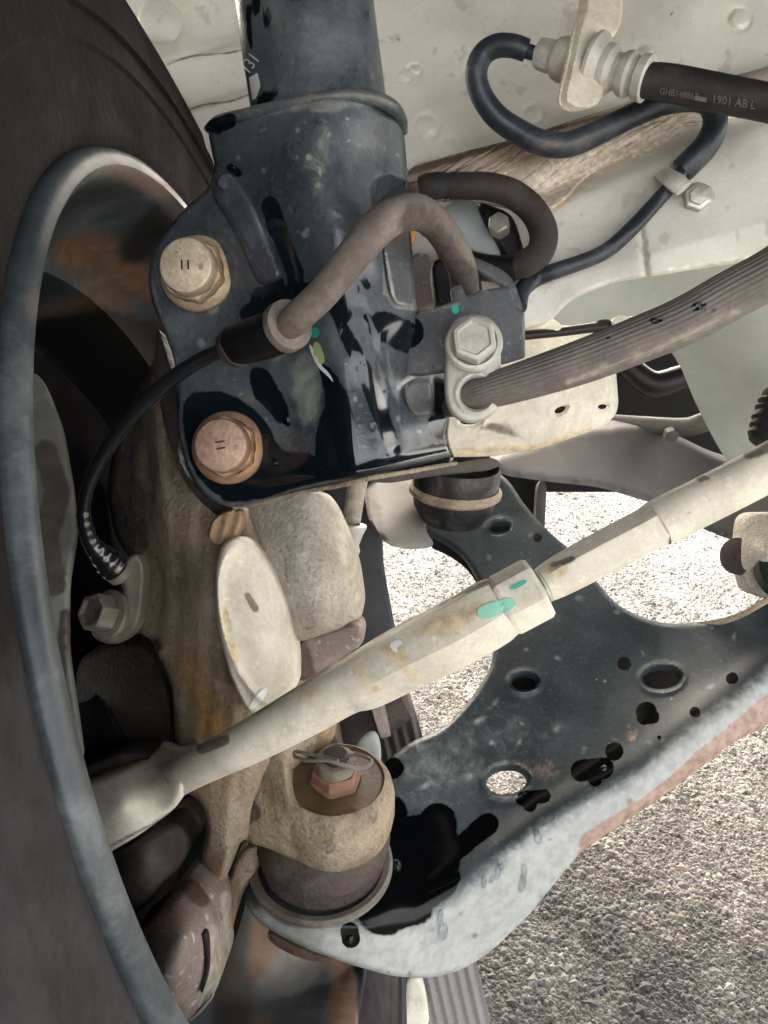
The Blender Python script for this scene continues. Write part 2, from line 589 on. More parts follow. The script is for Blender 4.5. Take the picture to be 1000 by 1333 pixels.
M['cream_metal'] = mat('dusty_cream_metal', grit=0.35, base=(.58, .545, .44), c1=(.52, .43, .27), c2=(.18, .15, .12), rough=.68, edge=.38, var=.22, scale=30, bump=.14, bscale=450,
                       mist=(.68, .65, .57), mist_scale=25, speck=(.8, .8, .75), speck_amt=.35, speck_scale=300, wet=(.16, .13, .09), wet_rough=.12)
M['drum'] = mat('drum_casting', grit=1.0, base=(.36, .335, .275), c1=(.46, .42, .33), c2=(.17, .12, .10), rough=.75, var=.3, scale=24, bump=.9, bscale=400, bdist=.0013,
                mist=(.44, .42, .37), mist_scale=25, speck=(.10, .09, .08), speck_amt=.5, speck_scale=330)
M['body'] = mat('cream_body_coating', grit=0.22, base=(.66, .65, .57), c1=(.46, .33, .22), c2=(.15, .10, .07), rough=.42, var=.15, scale=9, bump=.3, bscale=210,
                mist=(.76, .75, .69), mist_scale=10, speck=(.33, .27, .2), speck_amt=.35, speck_scale=75, wet=(.3, .28, .22))
M['seal'] = mat('cracked_sealant', (.50, .40, .31), c1=(.68, .60, .50), c2=(.10, .068, .05), rough=.85, edge=.15, var=.3, scale=40, bump=.9, bscale=300)
M['grey_panel'] = mat('pale_grey_panel', grit=0.25, base=(.30, .33, .315), c1=(.5, .5, .45), c2=(.12, .12, .11), rough=.5, var=.12, scale=14, bump=.06, bscale=200)
M['taupe'] = mat('taupe_crossmember', grit=0.4, base=(.05, .047, .043), c1=(.2, .19, .16), rough=.65, var=.25, scale=16, bump=.1, bscale=200, mist=(.085, .08, .073), mist_scale=12)
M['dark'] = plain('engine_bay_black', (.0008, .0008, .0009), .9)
M['dark2'] = mat('dark_metal', (.012, .013, .014), spec=.3, rough=.45, var=.4, scale=30, bump=.1, bscale=300, mist=(.07, .07, .065))
M['sleeve'] = mat('dusty_sleeve', (.135, .115, .098), c1=(.06, .05, .045), rough=.9, var=.25, scale=40, bump=.45, bscale=520, mist=(.21, .18, .155), mist_scale=35)
M['rib'] = mat('dusty_ribbed_rubber', (.125, .112, .098), c1=(.33, .29, .23), c2=(.03, .03, .03), rough=.8, var=.2, scale=30, bump=.12, bscale=500, mist=(.19, .17, .15), wet=(.015, .013, .013))
M['blackrub'] = mat('black_rubber', (.006, .006, .0065), c1=(.10, .09, .08), spec=.3, rough=.45, var=.3, scale=40, bump=.06, bscale=500)
M['gloss'] = mat('glossy_cable', grit=0.2, base=(.007, .008, .010), coat=.8, rough=.15, var=.2, scale=40, bump=.03, bscale=500)
M['duskrub'] = mat('dusky_rubber', (.034, .027, .025), spec=.25, c1=(.12, .10, .09), rough=.72, var=.35, scale=35, bump=.25, bscale=500, mist=(.065, .054, .047))
M['bluepipe'] = mat('blue_black_pipe', grit=0.5, base=(.020, .027, .037), spec=.4, c1=(.10, .09, .08), rough=.4, var=.25, scale=35, bump=.12, bscale=500, mist=(.07, .08, .09))
M['hose'] = mat('black_hose', (.020, .019, .019), spec=.3, c1=(.2, .2, .19), rough=.62, var=.25, scale=35, bump=.15, bscale=500, mist=(.040, .037, .035))
M['bolt_tan'] = mat('tan_plated_bolt', (.60, .50, .36), c1=(.40, .28, .14), c2=(.12, .07, .03), rough=.45, var=.3, scale=70, bump=.3, bscale=500, metal=.3, speck=(.26, .15, .07), speck_amt=.8, speck_scale=230)
M['bolt_copper'] = mat('copper_bolt', (.36, .235, .17), c1=(.35, .19, .08), c2=(.12, .06, .03), rough=.45, var=.3, scale=70, bump=.3, bscale=500, metal=.3, speck=(.22, .11, .05), speck_amt=.8, speck_scale=230)
M['bolt_silver'] = mat('zinc_bolt', (.46, .45, .38), c1=(.4, .33, .2), rough=.35, var=.2, scale=80, bump=.08, bscale=500, metal=.5)
M['zinc'] = mat('dull_zinc', grit=0.45, base=(.46, .45, .40), c1=(.45, .38, .26), c2=(.16, .15, .13), rough=.55, var=.15, scale=50, bump=.25, bscale=520, metal=.25, mist=(.55, .54, .50))
M['rust'] = mat('rust_brown', (.10, .06, .04), c1=(.34, .20, .13), rough=.8, var=.45, scale=70, bump=.6, bscale=500, mist=(.17, .11, .075))
M['nut_pink'] = mat('rusty_nut', (.19, .10, .065), c1=(.16, .07, .05), rough=.7, var=.4, scale=90, bump=.5, bscale=500)
M['caliper'] = mat('pinkish_casting', (.22, .175, .155), c1=(.08, .05, .04), c2=(.3, .27, .21), rough=.7, var=.25, scale=28, bump=.35, bscale=420, speck=(.5, .46, .42), speck_amt=.6, speck_scale=260)
M['boot'] = mat('dusty_boot', grit=1.0, base=(.070, .056, .049), spec=.2, c1=(.05, .04, .036), rough=.85, var=.3, scale=30, bump=.9, bscale=500, bdist=.0012, mist=(.11, .092, .08))
M['bracket'] = mat('grey_bracket', (.078, .084, .092), c1=(.3, .3, .28), rough=.5, var=.2, scale=35, bump=.1, bscale=500, mist=(.12, .12, .125), speck=(.3, .3, .3), speck_amt=.3, speck_scale=400)
M['purple'] = mat('wet_gusset', (.075, .082, .11), rough=.32, var=.35, scale=60, bump=.6, bscale=700)
M['green'] = plain('green_paint_mark', (.02, .42, .27), .45)
M['mint'] = plain('mint_paint_mark', (.27, .62, .46), .6)
M['lime'] = plain('lime_paint_mark', (.42, .52, .22), .4)
M['white'] = plain('white_print', (.75, .77, .75), .5)
M['pale_print'] = plain('grey_print', (.13, .125, .12), .6)
M['orange'] = plain('orange_plastic', (.55, .25, .03), .5)
M['strip'] = mat('grey_plastic', grit=0.3, base=(.20, .19, .185), c1=(.02, .02, .022), rough=.55, var=.12, scale=20, bump=.05, bscale=300)
w = bpy.data.materials.new('water'); w.use_nodes = True
b = w.node_tree.nodes['Principled BSDF']
b.inputs['Base Color'].default_value = (.9, .95, 1, 1); b.inputs['Roughness'].default_value = .03
b.inputs['Transmission Weight'].default_value = 1.0; b.inputs['IOR'].default_value = 1.33
M['water'] = w

# ================================================================== GROUND
def ground_material(name):
    m = bpy.data.materials.new(name); m.use_nodes = True
    nt = m.node_tree; N = nt.nodes; L = nt.links; b = N['Principled BSDF']
    tc = N.new('ShaderNodeTexCoord')
    vo = N.new('ShaderNodeTexVoronoi'); vo.inputs['Scale'].default_value = 150; L.new(tc.outputs['Object'], vo.inputs['Vector'])
    n1 = N.new('ShaderNodeTexNoise'); n1.inputs['Scale'].default_value = 6; n1.inputs['Detail'].default_value = 8; L.new(tc.outputs['Object'], n1.inputs['Vector'])
    n2 = N.new('ShaderNodeTexNoise'); n2.inputs['Scale'].default_value = 420; n2.inputs['Detail'].default_value = 6; L.new(tc.outputs['Object'], n2.inputs['Vector'])
    cr = N.new('ShaderNodeValToRGB'); L.new(n2.outputs['Fac'], cr.inputs[0])
    cr.color_ramp.elements[0].position = .3; cr.color_ramp.elements[0].color = (.025, .024, .022, 1)
    cr.color_ramp.elements[1].position = .72; cr.color_ramp.elements[1].color = (.20, .195, .175, 1)
    mx = N.new('ShaderNodeMix'); mx.data_type = 'RGBA'; mx.blend_type = 'MULTIPLY'; mx.inputs[0].default_value = .5
    L.new(cr.outputs[0], mx.inputs[6]); L.new(n1.outputs['Color'], mx.inputs[7])
    L.new(cr.outputs[0], b.inputs['Base Color'])
    b.inputs['Roughness'].default_value = .8
    bp = N.new('ShaderNodeBump'); bp.inputs['Strength'].default_value = .9; bp.inputs['Distance'].default_value = .004
    L.new(vo.outputs['Distance'], bp.inputs['Height']); L.new(bp.outputs[0], b.inputs['Normal'])
    return m


gm = ground_material('asphalt')
gv = [(-60, -60, 0), (60, -60, 0), (60, 60, 0), (-60, 60, 0)]
g = mesh_obj('ground', gv, [(0, 1, 2, 3)], gm, None, None, False)
g['kind'] = 'structure'


def stone_material():
    m = bpy.data.materials.new('asphalt_stones'); m.use_nodes = True
    nt = m.node_tree; N = nt.nodes; L = nt.links; b = N['Principled BSDF']
    at = N.new('ShaderNodeAttribute'); at.attribute_name = 'marks'
    tc = N.new('ShaderNodeTexCoord')
    n2 = N.new('ShaderNodeTexNoise'); n2.inputs['Scale'].default_value = 700; n2.inputs['Detail'].default_value = 5; L.new(tc.outputs['Object'], n2.inputs['Vector'])
    mr = N.new('ShaderNodeMapRange'); mr.inputs[3].default_value = .45; mr.inputs[4].default_value = 1.5; L.new(n2.outputs['Fac'], mr.inputs[0])
    mx = N.new('ShaderNodeMix'); mx.data_type = 'RGBA'; mx.blend_type = 'MULTIPLY'; mx.inputs[0].default_value = 1
    L.new(at.outputs['Color'], mx.inputs[6]); L.new(mr.outputs[0], mx.inputs[7])
    L.new(mx.outputs[2], b.inputs['Base Color']); b.inputs['Roughness'].default_value = .7
    bp = N.new('ShaderNodeBump'); bp.inputs['Strength'].default_value = .6; bp.inputs['Distance'].default_value = .001
    L.new(n2.outputs['Fac'], bp.inputs['Height']); L.new(bp.outputs[0], b.inputs['Normal'])
    return m


def make_stones():
    # candidate image spots where the ground shows, then scatter by world density
    ico = np.array([(1, 0, 0), (0, 1, 0), (-1, 0, 0), (0, -1, 0), (0, 0, 1), (0, 0, -1)], float)
    icf = np.array([(0, 1, 4), (1, 2, 4), (2, 3, 4), (3, 0, 4), (1, 0, 5), (2, 1, 5), (3, 2, 5), (0, 3, 5)])
    n = 620000
    xy = np.stack([rng.uniform(-.15, .85, n), rng.uniform(.12, 1.5, n)], 1)
    X, Y, d = pix(np.column_stack([xy, np.zeros(n)]))
    vis = (d > 0) & (((X > 500) & (X < 1030) & (Y > 840) & (Y < 1350)) | ((X > 480) & (X < 1000) & (Y > 600) & (Y <= 1000)))
    keep = vis & (rng.uniform(0, 1, n) < np.where(xy[:, 1] < .75, 1.0, .5))
    xy = xy[keep]; n = len(xy)
    s = rng.gamma(2.2, .00045, n) + .0006
    s = np.minimum(s, .0046) * np.where(xy[:, 1] > .75, 1.25, 1)
    k = np.stack([rng.uniform(.75, 1.4, n), rng.uniform(.75, 1.4, n), rng.uniform(.32, .6, n)], 1) * s[:, None]
    a = rng.uniform(0, 6.28, n); ca, sa = np.cos(a), np.sin(a)
    V = ico[None] * (1 + rng.uniform(-.25, .35, (n, 6))[:, :, None]) * k[:, None]
    V = np.stack([V[..., 0] * ca[:, None] - V[..., 1] * sa[:, None], V[..., 0] * sa[:, None] + V[..., 1] * ca[:, None], V[..., 2]], -1)
    V[..., 0] += xy[:, 0, None]; V[..., 1] += xy[:, 1, None]
    V[..., 2] += (k[:, 2] * rng.uniform(-.35, .5, n))[:, None]
    pal = np.array([(.19, .185, .165), (.26, .25, .225), (.13, .127, .12), (.34, .325, .28), (.33, .26, .17), (.48, .47, .43), (.09, .09, .085), (.38, .32, .23)])
    pi = rng.choice(len(pal), n, p=[.25, .22, .15, .13, .08, .05, .09, .03])
    ux, uy = xy[:, 0], xy[:, 1]
    patch = .80 + .34 * (np.sin(ux * 23 + 1 + 2 * np.sin(uy * 13)) * np.sin(uy * 19 + np.sin(ux * 31)) + .6 * np.sin(ux * 51 + uy * 37 + 2 * np.sin(uy * 29)) + .5 * np.sin(ux * 97 - uy * 71 + np.sin(ux * 60)))
    patch = np.clip(patch, .35, 1.7)
    col = (pal[pi] * .7 + pal[pi].mean(1)[:, None] * .3) * .36 * rng.uniform(.75, 1.25, n)[:, None] * patch[:, None]
    Fc = (icf[None] + (np.arange(n) * 6)[:, None, None]).reshape(-1, 3)
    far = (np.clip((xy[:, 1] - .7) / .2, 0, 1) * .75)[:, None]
    col = col * (1 - far) + (col.mean(1)[:, None] * np.array([.98, 1.03, 1.08])) * .62 * far  # sunlit far stones coloured cooler and dimmer in place of lighting
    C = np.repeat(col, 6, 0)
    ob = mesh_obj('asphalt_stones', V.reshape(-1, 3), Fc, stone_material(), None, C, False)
    tag(ob, 'coarse grey and tan asphalt stones on the ground beside the control arm', 'gravel', kind='stuff')
    print('stones', n)


make_stones()

# ================================================================== WHEEL
wc = P(341, 780, .369)
wa = D(.9713, .2230, .0837)               # wheel axis, pointing inboard
WH = thing('wheel', 'big black tyre on dusty steel rim, filling the left edge beside the strut', 'wheel', wc)


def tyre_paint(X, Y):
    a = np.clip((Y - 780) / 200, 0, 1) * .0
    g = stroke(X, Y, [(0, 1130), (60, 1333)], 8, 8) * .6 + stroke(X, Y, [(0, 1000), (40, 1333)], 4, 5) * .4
    g = g + np.clip((Y - 720) / 300, 0, 1) * .85 + stroke(X, Y, [(0, 950), (20, 1060), (60, 1200), (110, 1333)], 3, 4) * .5  # lower sidewall painted greyer in place of the light falling there
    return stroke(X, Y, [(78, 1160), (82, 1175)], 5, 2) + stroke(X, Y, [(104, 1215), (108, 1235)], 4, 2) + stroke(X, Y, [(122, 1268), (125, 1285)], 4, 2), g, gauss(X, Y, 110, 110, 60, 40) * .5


tp = [(-.010, .196), (-.004, .2008), (.0000, .2035), (.0030, .210), (.0045, .220), (.0052, .2215), (.0065, .234), (.0080, .2355), (.0085, .246), (.0105, .2468), (.0105, .2485), (.0088, .2495), (.0085, .262),
      (.0068, .2632), (.0070, .274), (.0045, .2755), (.003, .288), (.000, .297), (-.004, .2985), (-.008, .304), (-.016, .3085), (-.03, .311), (-.06, .313), (-.15, .313), (-.18, .309), (-.2, .29), (-.21, .25), (-.2, .2)]
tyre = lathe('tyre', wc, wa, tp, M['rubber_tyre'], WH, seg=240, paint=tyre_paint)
rp = [(-.004, .2025), (.0005, .2022), (.0030, .2008), (.0042, .198), (.0038, .195), (.001, .1925), (-.004, .1905), (-.014, .1895), (-.03, .188), (-.034, .186), (-.05, .183), (-.06, .172), (-.09, .17),
      (-.13, .168), (-.15, .16), (-.155, .12), (-.15, .07), (-.15, .02)]


def rim_paint(X, Y):
    r = stroke(X, Y, [(150, 222), (215, 250)], 9, 12) + stroke(X, Y, [(90, 325), (130, 322), (200, 370)], 20, 22) * .9 + stroke(X, Y, [(60, 400), (120, 400), (200, 460)], 30, 30) * .6 + \
        stroke(X, Y, [(345, 1200), (335, 1340)], 14, 14) + stroke(X, Y, [(445, 1255), (450, 1340)], 16, 10)
    dk = stroke(X, Y, [(175, 325), (210, 285), (240, 270)], 22, 20) + poly_mask(X, Y, [(50, 380), (230, 420), (230, 1000), (110, 1000), (60, 700)], 20) + stroke(X, Y, [(300, 1160), (300, 1340)], 26, 16) + stroke(X, Y, [(468, 1255), (472, 1340)], 5, 3)  # large dark patch paints in the shade inside the wheel
    return 0 * X, r, dk


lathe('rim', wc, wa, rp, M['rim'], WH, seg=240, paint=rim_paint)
# lip seam nubs on the tyre edge
SH = relief('brake_dust_shield', [(30, 480), (50, 488), (62, 508), (82, 560), (96, 640), (100, 700), (90, 760), (90, 850), (102, 930), (110, 992), (62, 990), (30, 850), (12, 650)],
            surf([(30, 500, .34), (100, 640, .34), (100, 960, .33), (30, 900, .33), (60, 750, .332)]), M['sage'], None, .0016, 4,
            paint=lambda X, Y: (0 * X, stroke(X, Y, [(60, 590), (75, 640), (60, 700), (70, 760)], 16, 8) + stroke(X, Y, [(85, 800), (80, 880)], 7, 6), 0 * X))
tag(SH, 'flat grey brake dust shield standing just inside the rim at far left', 'dust shield')

DS = lathe('brake_disc', wc, wa, [(-.120, .03), (-.120, .155), (-.098, .155), (-.096, .153), (-.096, .03)], M['disc'], None, seg=96, paint=lambda X, Y: (0 * X, stroke(X, Y, [(40, 400), (110, 380), (200, 440)], 22, 24) * .8, 0 * X))
tag(DS, 'dark brake disc in shadow behind the dust shield', 'brake disc')

# ================================================================== BODY PANELS
wbody_l = relief('wheelhouse_panel', [(150, -160), (345, -160), (345, 230), (240, 230), (150, 60)],
                 lambda X, Y: .44 + .02 * (Y / 200) - .007 * np.tanh((Y - (88 - (X - 200) * .28)) / 3) - .007 * np.tanh((Y - (140 - (X - 250) * .30)) / 3)
                 - .0012 * np.exp(-((Y - (80 - (X - 200) * .28)) / 5) ** 2),
                 M['body'], None, .002, 3, step=2.4, paint=lambda X, Y: (0 * X, gauss(X, Y, 290, 120, 60, 60) * .25, np.exp(-((Y - (92 - (X - 200) * .28 + 5 * np.sin(X / 22))) / 2.6) ** 2) * .75 + np.exp(-((Y - (144 - (X - 250) * .30 + 3 * np.sin(X / 15))) / 2.6) ** 2) * .75))  # dark lines painted along both creases stand in for their shading
tag(wbody_l, 'cream wheelhouse sheet metal with two creases left of the black strut tube', 'body panel')
plug_c = P(209, 28, .436)
lathe('plug', plug_c, D(.1, -.05, 1), [(.006 * math.cos(t), .0125 * math.sin(t)) for t in np.linspace(1.55, 0.0, 12)], M['body'], None, seg=36)
pl = bpy.data.objects['plug']; tag(pl, 'domed grey plug set in the cream panel beside the tyre', 'plug')

band_u = lambda X: 222 - (X - 530) * .285
band_l = lambda X: 285 - (X - 560) * .30


def body_depth(X, Y):
    u = band_u(X); l = band_l(X)
    base = .47 + .0 * X
    up = (Y < u)
    s1 = 1 / (1 + np.exp(-(Y - u) / 5)); s2 = 1 / (1 + np.exp(-(Y - l) / 6))
    d = .455 + (X - 700) * -.00004 + .02 * np.clip((u - Y) / 200, -1, 1.5)
    d = d - .012 * s1 - .012 * s2
    # rail: ridge below the band on the right
    d = d + .016 * np.exp(-((Y - (225 - (X - 770) * .40)) / 15) ** 2) * (1 / (1 + np.exp(-(X - 680) / 18))) * (1 / (1 + np.exp((X - 885) / 12)))
    d = d + .01 * np.clip((Y - 330) / 120, 0, 2) ** 2
    for (x, y, r, h) in ((609, 98, 5, .0016), (540, 92, 6, .0025), (527, 98, 7, .0015), (555, 165, 12, .002), (695, 148, 9, .0018), (760, 32, 18, .001), (962, 25, 11, .002), (840, 70, 9, .0015), (585, 190, 8, .001)):
        q = np.hypot(X - x, Y - y)
        d = d - h * np.exp(-(q / r) ** 4) + h * .6 * np.exp(-((q - r * 1.3) / 2.5) ** 2)
    d = d + .0015 * np.sin(X / 37 + Y / 51) + .001 * np.sin(X / 19 - Y / 23)
    d = d + .003 * np.exp(-((X - (835 + (Y - 300) * .12)) / 3) ** 2) * (Y > 280)
    return d


def ridge_(X, Y, pts, w):
    return np.exp(-(dist_loop(np.asarray(pts, float), X, Y, False) / w) ** 2)


def body_paint(X, Y):
    u = band_u(X); l = band_l(X)
    edge = np.exp(-((Y - u) / 5) ** 2) * .5 * (X < 640)
    stain = gauss(X, Y, 560, 215, 30, 10, -15) * .5
    lines = 0
    return 0 * X, stain + .35 * gauss(X, Y, 700, 370, 40, 25) + stroke(X, Y, [(757, 280)], 2, 2) + .5 * ridge_(X, Y, [(700, 290), (790, 215), (870, 175)], 10), edge + stroke(X, Y, [(872, 20), (890, 2)], .8, 1.2) + chips(X, Y, 60, 11, (480, 0, 1030, 400), 1.5, 4) * .8 + gauss(X, Y, 845, 330, 3, 28, -8) * .5 + gauss(X, Y, 695, 385, 5, 20, 10) * .4  # brownish line along the rail paints in the groove's shadow


wbody_r = relief('wheelhouse_panel', [(360, -190), (1090, -190), (1045, 325), (1000, 335), (900, 350), (800, 366), (745, 388), (715, 420), (640, 440), (540, 440), (500, 330), (470, 180)],
                 body_depth, M['body'], None, .003, 4, step=3.5, paint=body_paint)
tag(wbody_r, 'dented cream wheelhouse wall carrying the blue-black brake pipe at upper right', 'body panel')


CRK = ((.36, 0, .0008, .18), (.23, 2, .0012, .13), (.61, 4, .0005, .25), (.13, 1, .0012, .07))


def seal_depth(X, Y):
    u, l = band_u(X), band_l(X)
    t = np.clip((Y - u) / (l - u), 0, 1)
    cr = (Y - u) * .95 + X * .28
    d = body_depth(X, Y) - .0035 - .002 * np.sin(t * np.pi)
    for k, (f, ph, a, w_) in enumerate(CRK):
        z = np.sin(cr * f + ph + 1.3 * np.sin(X / (47 + 9 * k) + k) + .6 * np.sin(X / 19 + 2 * k))
        gate = np.clip(np.sin(X / (61 + 13 * k) + cr * .05 + ph) + .75, 0, 1)
        d = d + a * np.exp(-(z / w_) ** 2) * gate
    return d


def seal_paint(X, Y):
    u, l = band_u(X), band_l(X)
    t = (Y - u) / (l - u)
    cr = (Y - u) * .95 + X * .28
    dk = 0 * X
    for k, (f, ph, a, w_) in enumerate(CRK):
        z = np.sin(cr * f + ph + 1.3 * np.sin(X / (47 + 9 * k) + k) + .6 * np.sin(X / 19 + 2 * k))
        gate = np.clip(np.sin(X / (61 + 13 * k) + cr * .05 + ph) + .75, 0, 1)
        dk = np.maximum(dk, np.exp(-(z / (w_ * 1.3)) ** 2) * gate * (.62 if k != 2 else .35) * np.clip(1.25 - (X - 560) / 520, .45, 1))
    dk = dk * np.clip(1.3 - t * .8, .2, 1) + gauss(X, Y, 550, 245, 50, 18, -15) * .7 + .5 * gauss(X, Y, 960, 95, 60, 10, -14) + .6 * np.exp(-((t - .02) / .09) ** 2) * (X < 850)
    lt = np.clip((X - 640) / 120, 0, 1) * np.clip(t * 1.4, 0, 1)
    return 0 * X, lt, dk


bx = np.array([528, 600, 680, 760, 840, 920, 1000, 1040])
seal_ol = [(x, band_u(x) - 4 + 3 * math.sin(x)) for x in bx] + [(x, y) for x, y in ((1040, 130), (1000, 150), (930, 158), (880, 162), (860, 200), (800, 210), (760, 232), (735, 262), (700, 285), (650, 268), (600, 262), (560, 262), (532, 255))]
sl = relief('sealant_band', seal_ol, seal_depth, M['seal'], None, .004, 5, bev_d=.003, step=1.6, paint=seal_paint)
tag(sl, 'cracked brown sealant band running diagonally across the cream wheelhouse wall', 'sealant')

gp = relief('inner_fender_panel', [(690, 425), (712, 398), (745, 380), (800, 358), (1000, 325), (1045, 320), (1045, 600), (985, 600), (955, 612), (930, 570), (905, 520), (885, 470), (860, 440), (760, 435)],
            surf([(700, 410, .52), (1000, 340, .47), (1000, 600, .50), (880, 450, .53), (930, 560, .54), (980, 480, .485)]), M['grey_panel'], None, .002, 4, step=5,
            paint=lambda X, Y: (0 * X, 0 * X, stroke(X, Y, [(915, 450), (930, 490)], 2, 3) * .5))
tag(gp, 'pale grey-green inner panel behind the ribbed grey hose', 'body panel')

def ell(x, y, rx, ry, rot=-4, n=28):
    t = np.linspace(0, 2 * np.pi, n, endpoint=False); c, s = math.cos(math.radians(rot)), math.sin(math.radians(rot))
    return [(x + rx * math.cos(a) * c - ry * math.sin(a) * s, y + rx * math.cos(a) * s + ry * math.sin(a) * c) for a in t]


fr_h = [ell(613, 548, 14, 4.5, -5), ell(730, 533, 9, 4, -25), ell(785, 529, 7, 3.5, -10)]
fr = relief('frame_rail', [(560, 595), (565, 500), (600, 440), (680, 425), (700, 420), (760, 425), (800, 455), (806, 535), (790, 552), (760, 565), (700, 585), (640, 594)],
            surf([(570, 580, .43), (600, 480, .42), (700, 430, .44), (800, 470, .47), (800, 540, .47), (700, 570, .44), (690, 500, .435), (740, 500, .44)]), M['cream_metal'], None, .003, 5, step=4, holes=fr_h, hole_lip=.0012,
            paint=lambda X, Y: (0 * X, stroke(X, Y, [(570, 590), (700, 582), (770, 560)], 6, 6) * .7, stroke(X, Y, [(600, 560), (640, 555), (690, 575)], 4, 5) * .5 + gauss(X, Y, 660, 555, 25, 10) * .5))
tag(fr, 'cream frame rail end with slots, below the ribbed grey hose', 'frame rail')

cm = relief('crossmember', [(640, 598), (690, 582), (760, 560), (820, 552), (880, 566), (940, 596), (985, 610), (1045, 590), (1045, 700), (990, 712), (950, 703), (905, 684), (850, 655), (780, 634), (705, 626), (650, 618)],
            surf([(650, 605, .52), (760, 570, .60), (820, 640, .58), (960, 620, .62), (950, 700, .58), (1040, 620, .60)]), M['taupe'], None, .03, 8, step=5, ext=(0, .3, -1))
tag(cm, 'curved taupe crossmember arching over the bright ground', 'crossmember')
dk_ = relief('far_leg_plate', [(648, 610), (700, 624), (704, 716), (690, 690), (665, 645)], .64, M['dark'], None, .01, 2)  # black plate filling the gap beside the far arm leg
tag(dk_, 'black plate between the far arm leg and the bright ground', 'panel')
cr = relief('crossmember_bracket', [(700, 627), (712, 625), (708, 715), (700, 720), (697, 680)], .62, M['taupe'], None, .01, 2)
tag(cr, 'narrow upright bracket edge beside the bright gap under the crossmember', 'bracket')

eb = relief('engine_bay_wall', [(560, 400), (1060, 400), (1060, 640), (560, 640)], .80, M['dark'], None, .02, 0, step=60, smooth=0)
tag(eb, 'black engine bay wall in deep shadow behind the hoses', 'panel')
rod = tube('grey_crossbar', [(795, 548, .66, 18), (840, 553, .64, 22), (890, 556, .62, 24), (915, 550, .61, 26), (935, 540, .61, 26), (950, 520, .61, 24)], M['taupe'], None)
tag(rod, 'bent grey bar crossing the dark engine bay above the crossmember', 'bar')
rb = lathe('bar_bolt', P(872, 563, .62), D(0, -.6, .8), [(0, .006), (.006, .006), (.0065, .004), (.0065, 0)], M['taupe'], None, poly=6)
tag(rb, 'small bolt head under the bent grey bar', 'bolt')
eh = tube('engine_hose', [(810, 470, .70, 30), (850, 500, .70, 34), (900, 490, .70, 30), (930, 520, .70, 26)], M['blackrub'], None)
tag(eh, 'black hose hidden in the dark engine bay', 'hose')

# thin loom across
LM = thing('wiring_loom', 'thin dark wiring loom with a white clip behind the ribbed grey hose', 'cable', P(750, 430, .43))
tube('cable', [(680, 437, .42, 12), (730, 432, .43, 12), (790, 424, .44, 13), (830, 418, .45, 14), (850, 412, .45, 10)], M['blackrub'], LM)
relief('clip', [(796, 412), (818, 409), (821, 427), (800, 431)], .432, M['zinc'], LM, .008, 3)
relief('clip_lug', [(772, 418), (797, 414), (800, 430), (776, 432)], .436, M['blackrub'], LM, .008, 3)
ct = relief('cream_ledge', [(683, 418), (700, 402), (716, 412), (735, 425), (725, 432), (690, 434)], .425, M['cream_metal'], None, .01, 3)
tag(ct, 'small cream sheet metal ledge behind the hose bracket', 'ledge')

# ================================================================== FAR SUBFRAME PIECES
sb = relief('subframe_bracket', [(472, 632), (500, 620), (545, 618), (560, 660), (552, 690), (570, 712), (530, 716), (500, 708), (480, 680)],
            surf([(480, 640, .50), (550, 640, .53), (520, 700, .47), (560, 705, .50)]), M['sage'], None, .01, 10, step=4, paint=lambda X, Y: (0 * X, stroke(X, Y, [(480, 640), (495, 700)], 12, 8) * .6, stroke(X, Y, [(525, 690), (560, 700)], 8, 8)))
tag(sb, 'pale grey subframe bracket showing below the strut bracket', 'bracket')

MT = thing('control_arm_bushing', 'black round bushing cup with a tan ring above the far arm leg', 'bushing', P(590, 630, .5))
ax_b = D(.06, .93, .36)
lathe('cup', P(592, 640, .50), ax_b, [(-.02, .020), (-.01, .026), (0, .0275), (.014, .0285), (.018, .027)], M['dark2'], MT, seg=48)
lathe('ring', P(592, 645, .50), ax_b, [(0, .0275), (.002, .030), (.005, .0303), (.007, .028)], M['cast'], MT, seg=48)
relief('top_plate', [(470, 622), (520, 612), (600, 602), (640, 594), (655, 604), (640, 612), (560, 620), (500, 630)], .47, M['taupe'], MT, .004, 3)

BU = thing('rear_bushing', 'pale metal bushing bracket with black rubber at the right edge', 'bushing', P(980, 730, .5))
relief('bracket', [(966, 680), (972, 670), (985, 666), (1040, 668), (1040, 790), (1000, 780), (972, 770), (968, 752), (962, 735), (964, 710)],
       surf([(966, 700, .50), (1000, 720, .48), (1000, 770, .5), (1040, 700, .49)]), M['drum'], BU, .012, 6, step=3)
lathe('rubber', P(1040, 735, .48), D(-.6, .1, .8), [(-.01, .026), (.004, .026), (.009, .021), (.009, .012), (.006, 0)], M['blackrub'], BU)
lathe('cap', P(962, 724, .505), D(-.8, .1, .5), [(-.01, .013), (.003, .012), (.005, .004), (.005, 0)], M['duskrub'], BU)
lt = tube('steering_boot', [(1030, 520, .30, 70), (1012, 555, .30, 66), (998, 580, .30, 50)], M['hose'], None, radial=lambda s, a: 1 + .06 * np.sin(s * 1800))
tag(lt, 'black rubber boot at the right edge where the tie rod ends', 'rubber boot')

